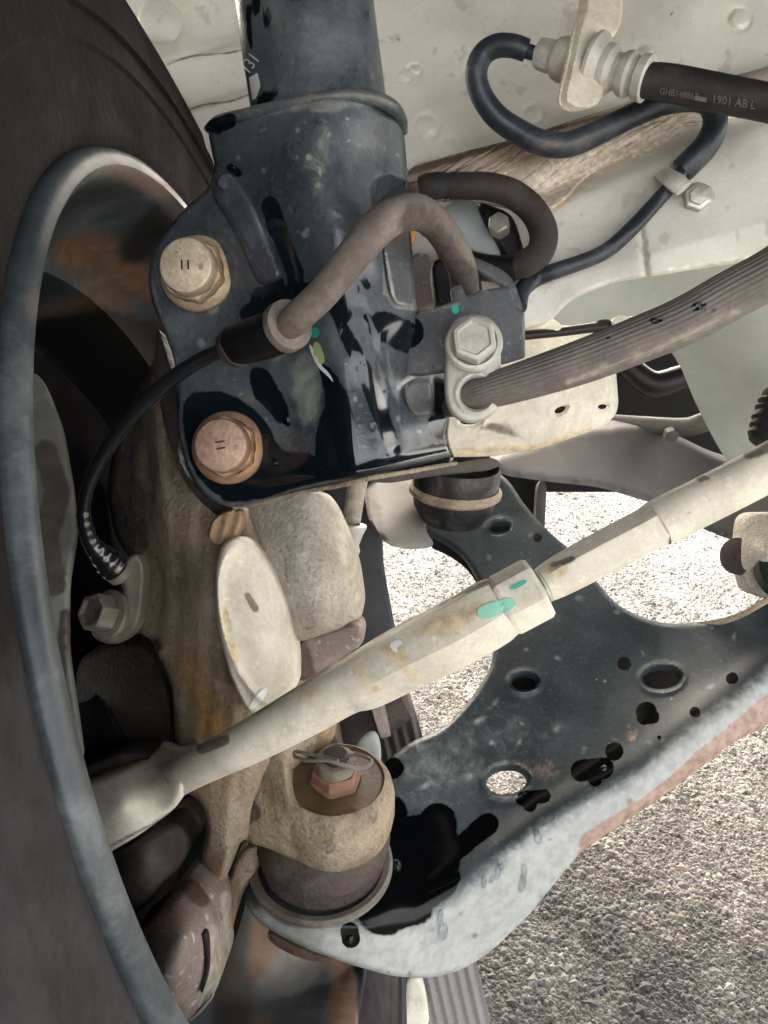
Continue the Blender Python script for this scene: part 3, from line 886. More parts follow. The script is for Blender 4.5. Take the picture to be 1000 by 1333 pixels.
# long ribbed plastic strip behind the knuckle
ST = relief('plastic_strip', [(415, 596), (492, 596), (500, 740), (514, 815), (530, 890), (548, 950), (575, 1060), (600, 1160), (622, 1260), (642, 1345), (520, 1345), (515, 1150), (490, 960), (472, 860), (440, 740)],
            lambda X, Y: .52 + .0 * X + .0012 * np.sin((X - (Y - 1300) * .23) / 2.2) * (Y > 880), M['strip'], None, .006, 2, step=3,
            paint=lambda X, Y: (0 * X, np.clip((880 - Y) / 20, 0, 1), 0 * X))
tag(ST, 'long narrow grey plastic strip with fine ridges running down behind the ball joint', 'plastic strip')
wt = relief('white_clip', [(530, 1272), (548, 1272), (556, 1300), (560, 1340), (522, 1340), (528, 1300)], .50, M['cream_metal'], None, .008, 3)
tag(wt, 'small cream clip in front of the ridged strip at bottom centre', 'clip')
lk = tube('stabiliser_link', [(468, 615, .43, 26), (462, 650, .43, 25), (456, 690, .43, 23), (452, 720, .43, 18), (455, 745, .43, 14)], M['caliper'], None,
          paint=lambda X, Y: (0 * X, 0 * X, np.clip((690 - Y) / 20, 0, 1)))
tag(lk, 'slim pinkish link rod dropping below the strut bracket', 'link rod')
lb = lathe('link_boot', P(456, 700, .425), D(.1, 1, .2), [(-.018, .004), (-.014, .0055), (-.012, .0048), (-.007, .0062), (-.004, .0052), (.002, .0068), (.006, .0085), (.0075, .0085), (.008, .005)], M['zinc'], None, seg=32)
tag(lb, 'pale ribbed boot on the slim link rod', 'rubber boot')

# ================================================================== CONTROL ARM
CA = thing('lower_control_arm', 'black pressed-steel lower control arm with holes, wet spots and rusty outer edge', 'control arm', P(700, 1000, .46))
arm_ol = [(540, 655), (575, 640), (612, 622), (640, 612), (660, 622), (685, 660), (712, 690), (745, 718), (772, 752), (800, 785), (835, 804), (875, 813), (930, 808), (965, 797), (1000, 778), (1045, 760),
          (1045, 915), (1000, 942), (955, 965), (905, 1005), (850, 1045), (790, 1085), (755, 1110), (722, 1150), (690, 1190), (640, 1238), (603, 1262), (560, 1273), (510, 1270), (460, 1256),
          (400, 1235), (350, 1210), (322, 1185), (316, 1160), (322, 1140), (350, 1120), (480, 1040), (500, 992), (535, 965), (575, 950), (612, 912), (640, 868), (646, 825), (636, 775), (605, 722), (575, 700), (548, 690)]
fold = np.array([(1045, 850), (1000, 876), (900, 948), (830, 1005), (760, 1045), (700, 1080), (640, 1130), (590, 1172), (540, 1200), (480, 1208), (420, 1205), (350, 1185)], float)


def fold_s(X, Y):
    """signed image distance beyond the fold towards the flange"""
    o = np.argsort(fold[:, 0])
    yf = np.interp(X, fold[o, 0], fold[o, 1])
    return (Y - yf) * .83


arm_base = surf([(560, 680, .56), (640, 620, .58), (700, 700, .54), (620, 760, .53), (700, 850, .485), (860, 880, .47), (1000, 800, .49), (1040, 860, .46), (640, 1000, .44), (780, 960, .445),
                 (560, 1100, .408), (500, 1000, .425), (500, 1200, .375), (420, 1205, .362), (335, 1170, .378), (560, 1230, .385), (900, 940, .435), (640, 1110, .405)])


def arm_depth(X, Y):
    s = fold_s(X, Y)
    a = arm_base(X, Y)
    # beyond the fold the sheet turns down and faces outwards
    k = np.where(s > 0, 1, 0) * 1.0
    d = a + np.where(s > 0, s * .00034 + (s / 70) ** 2 * .004, 0) + .0012 * np.exp(-(s / 10) ** 2)
    # pressed recess along inner edge and swage around the ball joint
    d = d + .003 / (1 + np.exp(-(-s - 28) / 6))
    return d


def arm_paint(X, Y):
    s = fold_s(X, Y)
    fl = np.clip((s + 16) / 50, 0, 1)
    rust = np.exp(-((s - 50 + np.clip((X - 880) / 160, 0, 1) * 14) / 18) ** 4) * np.clip((X - 745) / 20, 0, 1) * 1.2
    rust = rust + gauss(X, Y, 700, 1000, 42, 16, 12) * .45 + gauss(X, Y, 820, 957, 14, 8) * .5
    dust = np.clip(fl * 1.3, 0, 1.3) + gauss(X, Y, 560, 1010, 50, 40) * .25 + gauss(X, Y, 640, 950, 80, 30) * .2
    wet = 0 * X
    for pts, r, so in (([(842, 927)], 14, 3), ([(838, 935), (850, 933)], 9, 3), ([(905, 927)], 7, 3), ([(953, 883)], 8, 3), ([(800, 978)], 12, 3), ([(757, 1003), (785, 1000)], 14, 3), ([(775, 1015)], 9, 3),
                       ([(680, 1040), (708, 1036)], 9, 3), ([(690, 1048)], 9, 3), ([(813, 864)], 9, 3), ([(752, 1130)], 1, 1),
                       ([(570, 1070), (575, 1120), (555, 1160)], 24, 6), ([(575, 1122), (636, 1072)], 14, 5), ([(560, 1140), (500, 1180)], 38, 8), ([(535, 1110)], 40, 8), ([(505, 1060), (500, 1180)], 26, 8), ([(500, 1190), (540, 1180)], 24, 8), ([(545, 1100)], 40, 6),
                       ([(455, 1212), (457, 1222)], 12, 3), ([(512, 1000)], 14, 5), ([(863, 847)], 0.5, .5), ([(700, 700)], 6, 3), ([(858, 960)], 3, 2), ([(505, 1040), (520, 1100)], 10, 6)):
        wet = np.maximum(wet, stroke(X, Y, pts, r, so))
    dust = dust + chips(X, Y, 90, 5, (500, 640, 1030, 1200), 2, 6) * .55 * (wet < .3)
    dk_ = chips(X, Y, 60, 6, (350, 1000, 1030, 1270), 2, 6) * (fl > .6)
    rust = rust + chips(X, Y, 40, 8, (600, 880, 1030, 1200), 2, 6) * .8
    return np.maximum(wet, 0 * dk_), np.clip(dust, 0, 1) * (1 - .75 * dk_), np.clip(rust * 1.1, 0, 1)


arm = relief('arm_plate', arm_ol, arm_depth, M['arm'], CA, .005, 7, bev_d=.003, step=3.2,
             holes=[ell(683, 888, 17, 10), ell(862, 883, 25, 14), ell(660, 1017, 27, 17, -8), ell(650, 687, 13, 6)], hole_lip=.0016, paint=arm_paint, ext=(0, -.55, -.8))
# lower (hidden) shell makes the arm a box section, with openings only at the gravel hole
relief('lower_shell', [(p[0] * .94 + 700 * .06, p[1] * .93 + 1010 * .07) for p in arm_ol], lambda X, Y: arm_depth(X, Y) + .022, M['dark'], CA, .003, 0, step=8, holes=[ell(664, 1022, 34, 24, -8)])
tube('arm_edge', [(746, 722, .545, 5), (772, 755, .535, 6), (800, 788, .53, 7), (835, 807, .515, 8), (875, 816, .505, 9), (930, 811, .495, 9), (965, 800, .49, 8), (1000, 781, .485, 8), (1045, 763, .48, 8)], M['cast'], CA, seg=10)
drops('water_drop', [arm], [(516, 1126, 7), (456, 1222, 5), (648, 1135, 5, 2), (652, 1128, 4), (576, 1212, 8, 1.6), (573, 1195, 5, 2), (700, 1090, 5, 2), (698, 1083, 4), (680, 1150, 5, 3), (682, 1135, 5, 2), (640, 1145, 3, 2), (630, 1148, 4, 2), (786, 1000, 4), (646, 1020, 3), (788, 752, 4), (600, 1190, 3), (560, 965, 3), (500, 1150, 3)], M['water'], CA)

# ================================================================== BALL JOINT
bj_ax = D(.02, .91, .42)
BJ = thing('ball_joint', 'dusty rubber-booted ball joint between the knuckle eye and the control arm tip', 'ball joint', P(425, 1180, .40))
lathe('boot', P(421, 1100, .392), bj_ax, [(-.012, .0300), (-.010, .0312), (-.007, .0318), (-.005, .0300), (-.0035, .0298), (-.002, .0318), (-.0005, .0328), (.0005, .0316), (.0012, .0316), (.0022, .0332), (.007, .0340), (.013, .0325), (.019, .028), (.026, .020)], M['boot'], BJ, seg=72)
lathe('retaining_ring', P(418, 1122, .392), bj_ax, [(-.002, .035), (-.001, .0366), (.001, .0366), (.002, .035), (.0015, .032)], M['sensor'], BJ, seg=72)
lathe('housing', P(416, 1128, .396), bj_ax, [(-.014, .020), (-.012, .028), (-.008, .031), (-.004, .034), (.001, .0355), (.003, .034)], M['arm'], BJ, seg=72, paint=lambda X, Y: (0 * X, .55 + 0 * X, np.clip((Y - 1232) / 10, 0, 1)))
relief('bottom_cap', [(345, 1212), (400, 1236), (440, 1248), (420, 1254), (385, 1246), (352, 1228)], .378, M['rust'], BJ, .004, 4)

# ================================================================== KNUCKLE
KN = thing('steering_knuckle', 'rough tan cast-iron steering knuckle standing between wheel and strut', 'steering knuckle', P(300, 900, .38))


def kn_paint(X, Y):
    rust = gauss(X, Y, 240, 590, 40, 40) * .4 + stroke(X, Y, [(245, 870), (270, 930), (290, 1000)], 30, 26) * .5 + stroke(X, Y, [(280, 1130), (262, 1180)], 12, 12) * .5 + gauss(X, Y, 430, 950, 40, 25) * .4
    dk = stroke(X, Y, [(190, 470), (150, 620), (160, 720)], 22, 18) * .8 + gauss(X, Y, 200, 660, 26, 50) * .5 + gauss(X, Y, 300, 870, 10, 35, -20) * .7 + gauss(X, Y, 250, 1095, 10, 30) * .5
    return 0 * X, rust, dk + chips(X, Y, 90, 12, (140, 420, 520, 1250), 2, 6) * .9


kn_d = surf([(220, 430, .375), (160, 580, .405), (150, 700, .41), (200, 560, .385), (250, 600, .365), (230, 700, .362), (205, 740, .395), (260, 780, .356), (300, 700, .352), (200, 850, .395),
             (250, 880, .362), (300, 920, .348), (350, 960, .350), (400, 930, .37), (245, 1000, .372), (300, 1050, .352), (250, 1130, .375), (300, 1130, .358), (340, 1080, .37)])
kn_e = lambda Y: np.interp(Y, [420, 560, 600, 700, 760, 840, 900, 1000, 1200], [190, 190, 196, 205, 207, 206, 150, 150, 150])


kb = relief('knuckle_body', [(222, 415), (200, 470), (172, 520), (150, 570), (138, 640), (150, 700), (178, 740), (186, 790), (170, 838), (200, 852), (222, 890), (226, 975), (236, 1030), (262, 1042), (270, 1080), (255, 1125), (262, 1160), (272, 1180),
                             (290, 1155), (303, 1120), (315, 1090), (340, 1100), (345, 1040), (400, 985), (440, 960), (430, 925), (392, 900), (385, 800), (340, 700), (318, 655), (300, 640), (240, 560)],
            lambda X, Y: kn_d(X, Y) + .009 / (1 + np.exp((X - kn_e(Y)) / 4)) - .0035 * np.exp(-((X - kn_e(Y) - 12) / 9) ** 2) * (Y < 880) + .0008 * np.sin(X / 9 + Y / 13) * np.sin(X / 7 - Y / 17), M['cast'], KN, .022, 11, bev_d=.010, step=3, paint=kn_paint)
relief('lower_leg', [(318, 1098), (350, 1096), (340, 1125), (318, 1160), (300, 1210), (290, 1268), (280, 1240), (282, 1190), (298, 1135)], .378, M['cast'], KN, .012, 9, bev_d=.009, step=3,
       paint=lambda X, Y: (0 * X, stroke(X, Y, [(300, 1200), (290, 1260)], 8, 8), 0 * X))
relief('upper_ear', [(205, 420), (235, 520), (232, 600), (262, 640), (310, 660), (300, 690), (285, 672), (262, 655), (235, 620), (215, 560), (200, 480)], .352, M['duskrub'], KN, .02, 4, step=4)
relief('casting_flash', [(270, 690), (283, 668), (312, 660), (318, 680), (305, 702), (285, 712), (272, 705)], lambda X, Y: .338 + (Y - 685) * .00006 + .0005 * np.sin(X / 2.5 + Y / 9), M['rust'], KN, .01, 3, bev_d=.002, step=2.2, smooth=1).data.materials[0] = mat('orange_chip', (.26, .17, .09), rough=.7, var=.4, scale=80, bump=.5, bscale=500)
# arm going left (dark)
relief('caliper_arm', [(100, 862), (130, 838), (185, 828), (212, 856), (226, 900), (230, 990), (190, 1000), (140, 980), (104, 1000), (92, 940)],
       surf([(100, 870, .40), (180, 840, .39), (160, 920, .375), (220, 940, .378), (110, 980, .39)]), M['cast_dark'], KN, .02, 12, bev_d=.012, step=3)

dr_d = surf([(310, 670, .367), (345, 655, .360), (415, 642, .360), (390, 700, .346), (350, 720, .352), (350, 780, .356), (455, 690, .374), (470, 790, .378), (420, 780, .346), (390, 825, .350), (440, 730, .352), (432, 812, .350)])
relief('drum_casting', [(300, 680), (325, 655), (370, 640), (415, 636), (432, 652), (450, 690), (466, 735), (474, 790), (470, 806), (440, 820), (384, 838), (360, 800), (320, 720)],
       dr_d, M['drum'], KN, .04, 8, bev_d=.005, step=3, paint=lambda X, Y: (0 * X, stroke(X, Y, [(440, 680), (462, 780)], 12, 10) * .6, 0 * X))
relief('drum_neck', [(384, 832), (470, 806), (478, 835), (440, 860), (388, 892), (380, 860)], .362, M['caliper'], KN, .03, 8, bev_d=.006, step=4, paint=lambda X, Y: (0 * X, stroke(X, Y, [(392, 850), (400, 880)], 12, 12), 0 * X))


def cap_depth(X, Y):
    cx, cy = 334, 812
    c, s = math.cos(math.radians(-14)), math.sin(math.radians(-14))
    u = ((X - cx) * c + (Y - cy) * s) / 50; v = (-(X - cx) * s + (Y - cy) * c) / 118
    q = np.hypot(u, v)
    return .336 + (X - 334) * .00016 - .0030 * np.exp(-((q - .88) / .07) ** 2) * np.clip(.6 - u, 0, 1) - .004 * np.exp(-(q / .6) ** 2)


relief('hub_cap', [(300, 700), (286, 712), (279, 745), (279, 780), (286, 830), (300, 880), (318, 922), (330, 930), (352, 922), (388, 898), (388, 850), (376, 790), (354, 738), (328, 704), (312, 698)],
       cap_depth, M['cream_metal'], KN, .014, 5, bev_d=.004, step=2.6, paint=lambda X, Y: (0 * X, stroke(X, Y, [(292, 790), (306, 860)], 5, 6) * .8, (stroke(X, Y, [(336, 790), (350, 850)], 9, 14) * .35) + stroke(X, Y, [(322, 775), (332, 792)], 4, 3)))
hc = bpy.data.objects['hub_cap']
decal('chipped_paint', [hc], [(322, 925), (332, 905), (347, 893), (348, 902), (335, 920)], M['white'], KN)

# eye with the ball-joint stud
eye_c = P(437, 1014, .366)
lathe('knuckle_eye', eye_c, bj_ax, [(-.0335, .016), (-.0332, .0235), (-.031, .0262), (-.027, .0275), (-.020, .0285), (-.010, .0283), (-.003, .0268), (0, .0245), (.0006, .0232)], M['cast'], KN, seg=96, wob=.006)
lathe('eye_top', eye_c, bj_ax, [(.0006, .0232), (-.0005, .0222), (-.0008, .0)], M['rust'], KN, seg=72).data.materials[0] = mat('oily_brown_top', (.07, .045, .025), rough=.4, var=.3, scale=50, bump=.2, bscale=500, mist=(.13, .08, .045))
relief('eye_web', [(318, 985), (345, 970), (372, 985), (376, 1040), (400, 1060), (410, 1122), (380, 1120), (350, 1104), (318, 1096)], surf([(320, 1000, .360), (365, 1000, .350), (385, 1040, .3455), (400, 1080, .3475), (400, 1118, .353), (345, 1050, .355), (345, 1098, .362), (320, 1090, .366)]), M['cast'], KN, .02, 5, bev_d=.003, step=3, paint=lambda X, Y: (0 * X, 0 * X, poly_mask(X, Y, [(320, 1015), (332, 1040), (345, 1062), (330, 1072), (318, 1080)], 3) * .8))  # dark triangle painted on in place of a shaded recess
0 and relief('web_recess', [(322, 1020), (338, 1050), (345, 1062), (330, 1075), (319, 1078)], .352, M['caliper'], KN, .006, 4, step=3)
drops('water_drop', [bpy.data.objects['knuckle_eye']], [(429, 1102, 7, 1.8), (486, 1063, 5, 2), (447, 1046, 3), (446, 1062, 3)], M['water'], KN)

CN = thing('ball_joint_nut', 'rusty hex nut with a bent cotter pin on top of the knuckle eye', 'nut', eye_c)
lathe('nut', eye_c, bj_ax, [(-.001, .0128), (.0006, .0130), (.0012, .0118), (.0058, .0118), (.0068, .0108), (.0068, .007)], M['nut_pink'], CN, poly=6, spin=.35, angle=25)
lathe('nut_crown', eye_c, bj_ax, [(.0066, .0092), (.0125, .0092), (.0130, .0085), (.0130, .0060)], M['sensor'], CN, seg=36, wob=.03)
lathe('stud', eye_c, bj_ax, [(.006, .0058), (.0150, .0058), (.0160, .005), (.0160, 0)], M['duskrub'], CN, seg=28)
tube('cotter_pin', [(384, 985, .350, 5), (400, 990, .344, 5), (425, 990, .340, 5), (446, 996, .339, 5.5), (466, 1001, .341, 5.5), (480, 997, .344, 5.5), (483, 989, .348, 5), (468, 983, .351, 5), (450, 984, .352, 5)], M['sage'], CN, seg=12)
tube('cotter_pin', [(384, 985, .350, 5), (384, 979, .353, 5), (396, 980, .351, 5), (420, 985, .347, 5), (440, 990, .342, 5)], M['sage'], CN, seg=12)

# bits glimpsed between tie rod and eye
DJ = thing('drive_joint', 'dim brown joint housing glimpsed between the tie rod and the ball joint nut', 'joint', P(460, 940, .44))
tube('housing', [(385, 950, .44, 70), (430, 938, .44, 80), (480, 925, .44, 76), (524, 905, .44, 64)], M['duskrub'], DJ)
tube('band', [(425, 935, .425, 92), (436, 932, .425, 92)], M['caliper'], DJ, smooth_path=False)
tube('band', [(487, 920, .43, 82), (498, 917, .43, 82)], M['caliper'], DJ, smooth_path=False)
relief('tab', [(470, 960), (490, 950), (497, 975), (495, 1002), (478, 995), (455, 985)], .40, M['grey_panel'], DJ, .003, 3)

# ================================================================== BRAKE CALIPER / TIE-ROD JOINT
CL = thing('brake_caliper', 'pinkish speckled cast caliper end at the bottom beside the rim lip', 'brake caliper', P(240, 1260, .33))
relief('caliper_body', [(160, 1235), (190, 1210), (220, 1178), (245, 1140), (262, 1148), (280, 1176), (286, 1205), (283, 1240), (290, 1270), (276, 1300), (235, 1340), (190, 1350), (170, 1300)],
       surf([(170, 1240, .335), (250, 1150, .345), (240, 1220, .312), (285, 1230, .335), (270, 1300, .33), (200, 1330, .315), (215, 1270, .308)]), M['caliper'], CL, .03, 10, bev_d=.010, step=3,
       paint=lambda X, Y: (0 * X, stroke(X, Y, [(240, 1140), (262, 1165)], 14, 10), stroke(X, Y, [(278, 1215), (282, 1270), (268, 1300)], 12, 8)))
relief('caliper_pad_edge', [(262, 1215), (270, 1215), (272, 1265), (264, 1295), (260, 1290), (268, 1262)], .322, M['dark2'], CL, .004, 1, step=2)
tube('piston_ring', [(215, 1345, .33, 5), (250, 1325, .33, 5), (272, 1302, .33, 5), (278, 1292, .33, 4)], M['zinc'], CL, seg=10)

TR = thing('tie_rod', 'long cream dusty tie rod crossing in front with green paint near its lock nut', 'tie rod', P(600, 820, .29))


def tr_paint(X, Y):
    return (stroke(X, Y, [(258, 972), (290, 962)], 7, 4) * .0,
            stroke(X, Y, [(470, 870), (488, 895)], 15, 9) * .5 + stroke(X, Y, [(515, 850), (538, 878)], 15, 9) * .5 + stroke(X, Y, [(480, 850), (560, 815), (640, 780)], 6, 8) * .4 + gauss(X, Y, 400, 905, 26, 8, -30) * .6 + gauss(X, Y, 595, 810, 40, 14, -25) * .5 + gauss(X, Y, 722, 742, 14, 10) * .9,
            stroke(X, Y, [(262, 975), (292, 964)], 7, 3) + stroke(X, Y, [(330, 930), (400, 886), (480, 834), (520, 812), (600, 772), (640, 756)], 5, 5) * .7 + stroke(X, Y, [(720, 735), (745, 728)], 5, 4) * .8 + gauss(X, Y, 915, 623, 8, 4) + stroke(X, Y, [(975, 590), (1010, 575)], 9, 6) + chips(X, Y, 90, 9, (240, 560, 1030, 1050), 1.5, 5) * .9)


def soft_hex(t, a, k=.5):
    q = (a % (np.pi / 3)) - np.pi / 6
    h = np.cos(np.pi / 6) / np.cos(q) * 1.05
    return 1 * (1 - k) + h * k


outer = tube('outer_rod', [(190, 1030, .365, 50), (222, 1016, .345, 50), (248, 1003, .329, 49), (285, 985, .318, 52), (330, 963, .310, 58), (400, 924, .302, 66), (450, 895, .297, 70), (480, 882, .294, 80), (530, 855, .290, 86), (600, 820, .286, 89), (640, 797, .284, 89), (656, 788, .283, 82)],
             M['cream_metal'], TR, seg=48, paint=tr_paint, section=lambda t, a: soft_hex(t, a, .55 * min(1, max(0, (t - .55) * 5))), angle=25)
relief('rod_end', [(92, 1030), (112, 1016), (150, 1002), (192, 984), (212, 1000), (236, 992), (246, 1010), (238, 1040), (222, 1058), (180, 1088), (140, 1112), (118, 1120), (100, 1090)],
       surf([(100, 1040, .338), (190, 990, .345), (160, 1050, .325), (230, 1020, .322), (140, 1105, .335), (215, 1055, .33)]), M['cream_metal'], TR, .03, 10, bev_d=.009, step=3,
       paint=lambda X, Y: (0 * X, 0 * X, gauss(X, Y, 200, 1010, 40, 22) * .45 + stroke(X, Y, [(120, 1115), (225, 1058)], 4, 4) * .7))
relief('rod_end_top', [(88, 1012), (112, 998), (158, 978), (196, 982), (192, 990), (150, 1004), (112, 1020), (92, 1030)], .352, M['duskrub'], TR, .02, 4, step=3)
boot = relief('rubber_boot', [(130, 1112), (165, 1100), (205, 1078), (232, 1066), (250, 1088), (246, 1112), (230, 1135), (212, 1150), (200, 1172), (168, 1196), (140, 1200), (128, 1150)],
              surf([(130, 1130, .35), (230, 1080, .352), (190, 1120, .332), (245, 1105, .36), (160, 1180, .345)]), M['duskrub'], TR, .04, 12, bev_d=.012, step=3)
nut_ax = P(700, 762, .2815) - P(655, 786, .2825)
lathe('lock_nut', P(655, 789, .283), nut_ax, [(-.001, .0105), (0, .0118), (.0012, .0124), (.0140, .0124), (.0154, .0114), (.0156, .008)], M['cream_metal'], TR, poly=6, spin=.2, angle=20)
tube('inner_rod', [(690, 772, .283, 42), (702, 765, .283, 44), (716, 757, .283, 50), (745, 741, .282, 54), (775, 725, .282, 55), (800, 712, .281, 56), (850, 686, .280, 57), (860, 680, .280, 62), (920, 650, .278, 62), (975, 622, .277, 62), (1030, 592, .276, 62)],
     M['cream_metal'], TR, seg=48, paint=tr_paint, section=lambda t, a: soft_hex(t, a + .5, .9 if .22 < t < .64 else 0), angle=22)
tube('thread', [(692, 771, .283, 46), (716, 757, .283, 46)], M['bolt_silver'], TR, seg=32, sub=40, radial=lambda s, a: 1 + .05 * np.sin(s * 6000 + a))
nut = bpy.data.objects['lock_nut']
decal('green_paint', [outer, nut], [(622, 790), (668, 776), (674, 790), (630, 808), (622, 800)], M['mint'], TR)
decal('green_paint', [nut], [(662, 765), (684, 754), (688, 758), (668, 769)], M['green'], TR)
decal('white_scuff', [outer], [(506, 838), (520, 832), (526, 838), (516, 842), (519, 850), (512, 848)], M['white'], TR)
od = drops('orange_drop', [arm], [(786, 755, 4)], M['orange'], CA)

# ================================================================== STRUT
SR = thing('strut', 'black strut tube with wide clevis bracket, two big bolts and wet black paint', 'strut', P(410, 620, .32))
tube_ob = tube('damper_tube', [(386, -90, .318, 181), (392, -30, .319, 181), (404, 60, .321, 178), (414, 130, .323, 176), (424, 210, .325, 172)], M['paint'], SR, seg=96, sub=4,
               paint=lambda X, Y: (stroke(X, Y, [(332, -10), (335, 12), (350, 25)], 6, 3) + stroke(X, Y, [(322, 0), (326, 60)], 3, 3) + stroke(X, Y, [(335, 132), (350, 118), (362, 110)], 8, 3), stroke(X, Y, [(475, 20), (485, 110)], 8, 12) * .3, gauss(X, Y, 480, 10, 12, 20) * .3 + chips(X, Y, 30, 14, (310, 0, 500, 130), 1.5, 5)))
st_base = surf([(272, 200, .312), (330, 155, .292), (400, 145, .280), (450, 145, .280), (500, 150, .296), (530, 200, .318), (532, 300, .322), (300, 250, .305), (255, 350, .318), (200, 350, .322), (215, 300, .32), (305, 400, .314),
                (297, 582, .318), (240, 520, .323), (262, 640, .324), (345, 300, .299), (345, 220, .289), (395, 300, .284), (385, 400, .297), (440, 350, .283), (500, 300, .296), (430, 250, .278), (460, 460, .286), (475, 550, .288), (540, 480, .312), (560, 430, .312),
                (590, 560, .326), (590, 600, .328), (375, 480, .307), (380, 600, .307), (480, 612, .290), (520, 560, .300), (430, 590, .292)])


def ridge(X, Y, pts, w, h):
    d = dist_loop(np.asarray(pts, float), X, Y, False)
    return h * np.exp(-(d / w) ** 2)


def st_depth(X, Y):
    d = st_base(X, Y)
    d = d + ridge(X, Y, [(360, 300), (385, 380), (395, 440), (410, 500), (440, 600)], 12, .0010)
    d = d - ridge(X, Y, [(425, 440), (455, 520), (462, 610)], 12, .0012)
    d = d + ridge(X, Y, [(470, 400), (495, 480), (515, 580)], 9, .0014)
    d = d - ridge(X, Y, [(260, 620), (345, 636), (450, 618), (585, 590)], 6, .0018)
    for bx_, by_ in ((257, 355), (296, 582)):
        q = np.hypot(X - bx_, Y - by_); d = d - .0012 * np.exp(-(q / 54) ** 6)
    d = d + .0005 * np.sin(X / 23 + Y / 31)
    return d


def st_paint(X, Y):
    wet = 0 * X
    wet = np.maximum(wet, poly_mask(X, Y, [(237, 535), (245, 512), (270, 508), (300, 512), (335, 535), (355, 563), (364, 588), (412, 590), (420, 610), (410, 632), (290, 650), (262, 630), (244, 592)], 7))
    wet = np.maximum(wet, poly_mask(X, Y, [(414, 470), (436, 484), (456, 520), (464, 560), (468, 604), (412, 612), (410, 565), (424, 520)], 7))
    wet = np.maximum(wet, poly_mask(X, Y, [(434, 405), (452, 420), (480, 470), (505, 530), (524, 590), (505, 592), (484, 540), (462, 480), (438, 430)], 7))
    wet = np.maximum(wet, poly_mask(X, Y, [(322, 478), (345, 476), (362, 500), (372, 522), (382, 545), (366, 556), (348, 535), (330, 520)], 6) * .85)
    for pts, r, so in (([(352, 268), (362, 300)], 12, 3), ([(362, 300), (384, 355), (385, 380)], 11, 3), ([(345, 392), (400, 388)], 20, 5), ([(330, 410), (400, 405)], 18, 5), ([(482, 295), (468, 330)], 9, 3), ([(500, 424), (530, 440)], 20, 5), ([(478, 412), (484, 420)], 5, 3),
                       ([(300, 640), (400, 626), (580, 592)], 15, 5), ([(570, 550), (575, 560)], 12, 5), ([(283, 168), (300, 160)], 7, 3), ([(300, 218), (310, 225)], 5, 3), ([(410, 378), (432, 388), (445, 408)], 14, 5), ([(465, 352), (478, 372)], 4, 3),
                       ([(347, 398), (358, 372)], 14, 4), ([(366, 545), (375, 552)], 4, 2), ([(452, 388), (460, 378)], 8, 3)):
        wet = np.maximum(wet, stroke(X, Y, pts, r, so * 1.7))
    dry = stroke(X, Y, [(305, 470), (330, 495)], 12, 6)
    dust = stroke(X, Y, [(300, 155), (400, 138), (480, 135)], 7, 5) * .45 + ridge(X, Y, [(425, 150), (410, 230), (430, 300)], 26, .35) + ridge(X, Y, [(515, 390), (575, 398)], 5, .9) + ridge(X, Y, [(397, 470), (400, 540)], 14, .45) + ridge(X, Y, [(480, 500), (500, 560)], 9, .6)
    dust = dust + chips(X, Y, 130, 3, (195, 120, 595, 650), 1.8, 6) * .8 * (wet < .3)
    dust = dust + gauss(X, Y, 400, 500, 26, 30) * .45 + gauss(X, Y, 300, 470, 30, 20) * .35 + gauss(X, Y, 340, 330, 14, 40, -20) * .4 + gauss(X, Y, 280, 400, 40, 16) * .3 + ridge(X, Y, [(497, 290), (503, 380), (515, 398), (540, 401)], 4, .9) + ridge(X, Y, [(520, 505), (534, 490), (562, 488)], 4, .9) + ridge(X, Y, [(194, 350), (214, 430), (230, 470), (233, 560), (262, 640)], 4, .4)
    rust = ridge(X, Y, [(330, 145), (400, 128), (460, 120)], 6, .6) + np.exp(-((np.hypot(X - 257, Y - 355) - 52) / 7) ** 2) * .45 + np.exp(-((np.hypot(X - 296, Y - 582) - 50) / 4) ** 2) * .5 + gauss(X, Y, 325, 520, 14, 10) * .5
    return wet, dust, rust


st_ol = [(270, 165), (283, 152), (305, 146), (340, 137), (400, 124), (445, 116), (480, 118), (508, 130), (524, 152), (529, 200), (532, 260), (538, 340), (542, 402), (548, 404), (585, 400), (590, 470), (588, 520), (586, 545), (582, 572), (596, 602),
         (560, 608), (500, 618), (440, 630), (385, 640), (345, 652), (315, 661), (285, 658), (258, 636), (240, 602), (231, 560), (231, 505), (228, 470), (213, 430), (196, 390), (192, 352), (205, 316), (238, 272), (268, 250), (281, 222), (274, 190)]
br = relief('clevis_bracket', st_ol, st_depth, M['paint'], SR, .030, 7, bev_d=.003, step=2.6, holes=[[(483, 246), (490, 234), (508, 230), (526, 236), (529, 248), (527, 285), (500, 290), (486, 280)], [(566, 494), (584, 500), (586, 538), (566, 536)]], paint=st_paint)
relief('slot_shade_sheet', [(478, 226), (532, 226), (534, 295), (480, 295)], .322, M['dark2'], SR, .003, 2, step=6)  # dark sheet behind the opening, standing in for the shade inside
relief('slot_shade_sheet', [(560, 486), (592, 486), (592, 545), (560, 545)], .330, M['dark'], SR, .003, 2, step=6)  # second dark sheet, painting the side hole as shaded
tube('collar_lip', [(270, 168, .308, 10), (285, 156, .300, 12), (320, 148, .293, 14), (370, 137, .285, 15), (430, 126, .281, 17), (475, 125, .284, 18), (508, 137, .293, 18), (522, 154, .306, 15), (526, 172, .314, 10)], M['paint'], SR, seg=16,
     paint=lambda X, Y: (stroke(X, Y, [(275, 165), (300, 155)], 8, 4), .3 + 0 * X, np.clip((129 - Y + np.abs(X - 440) * .22) / 8, 0, 1) * .45))
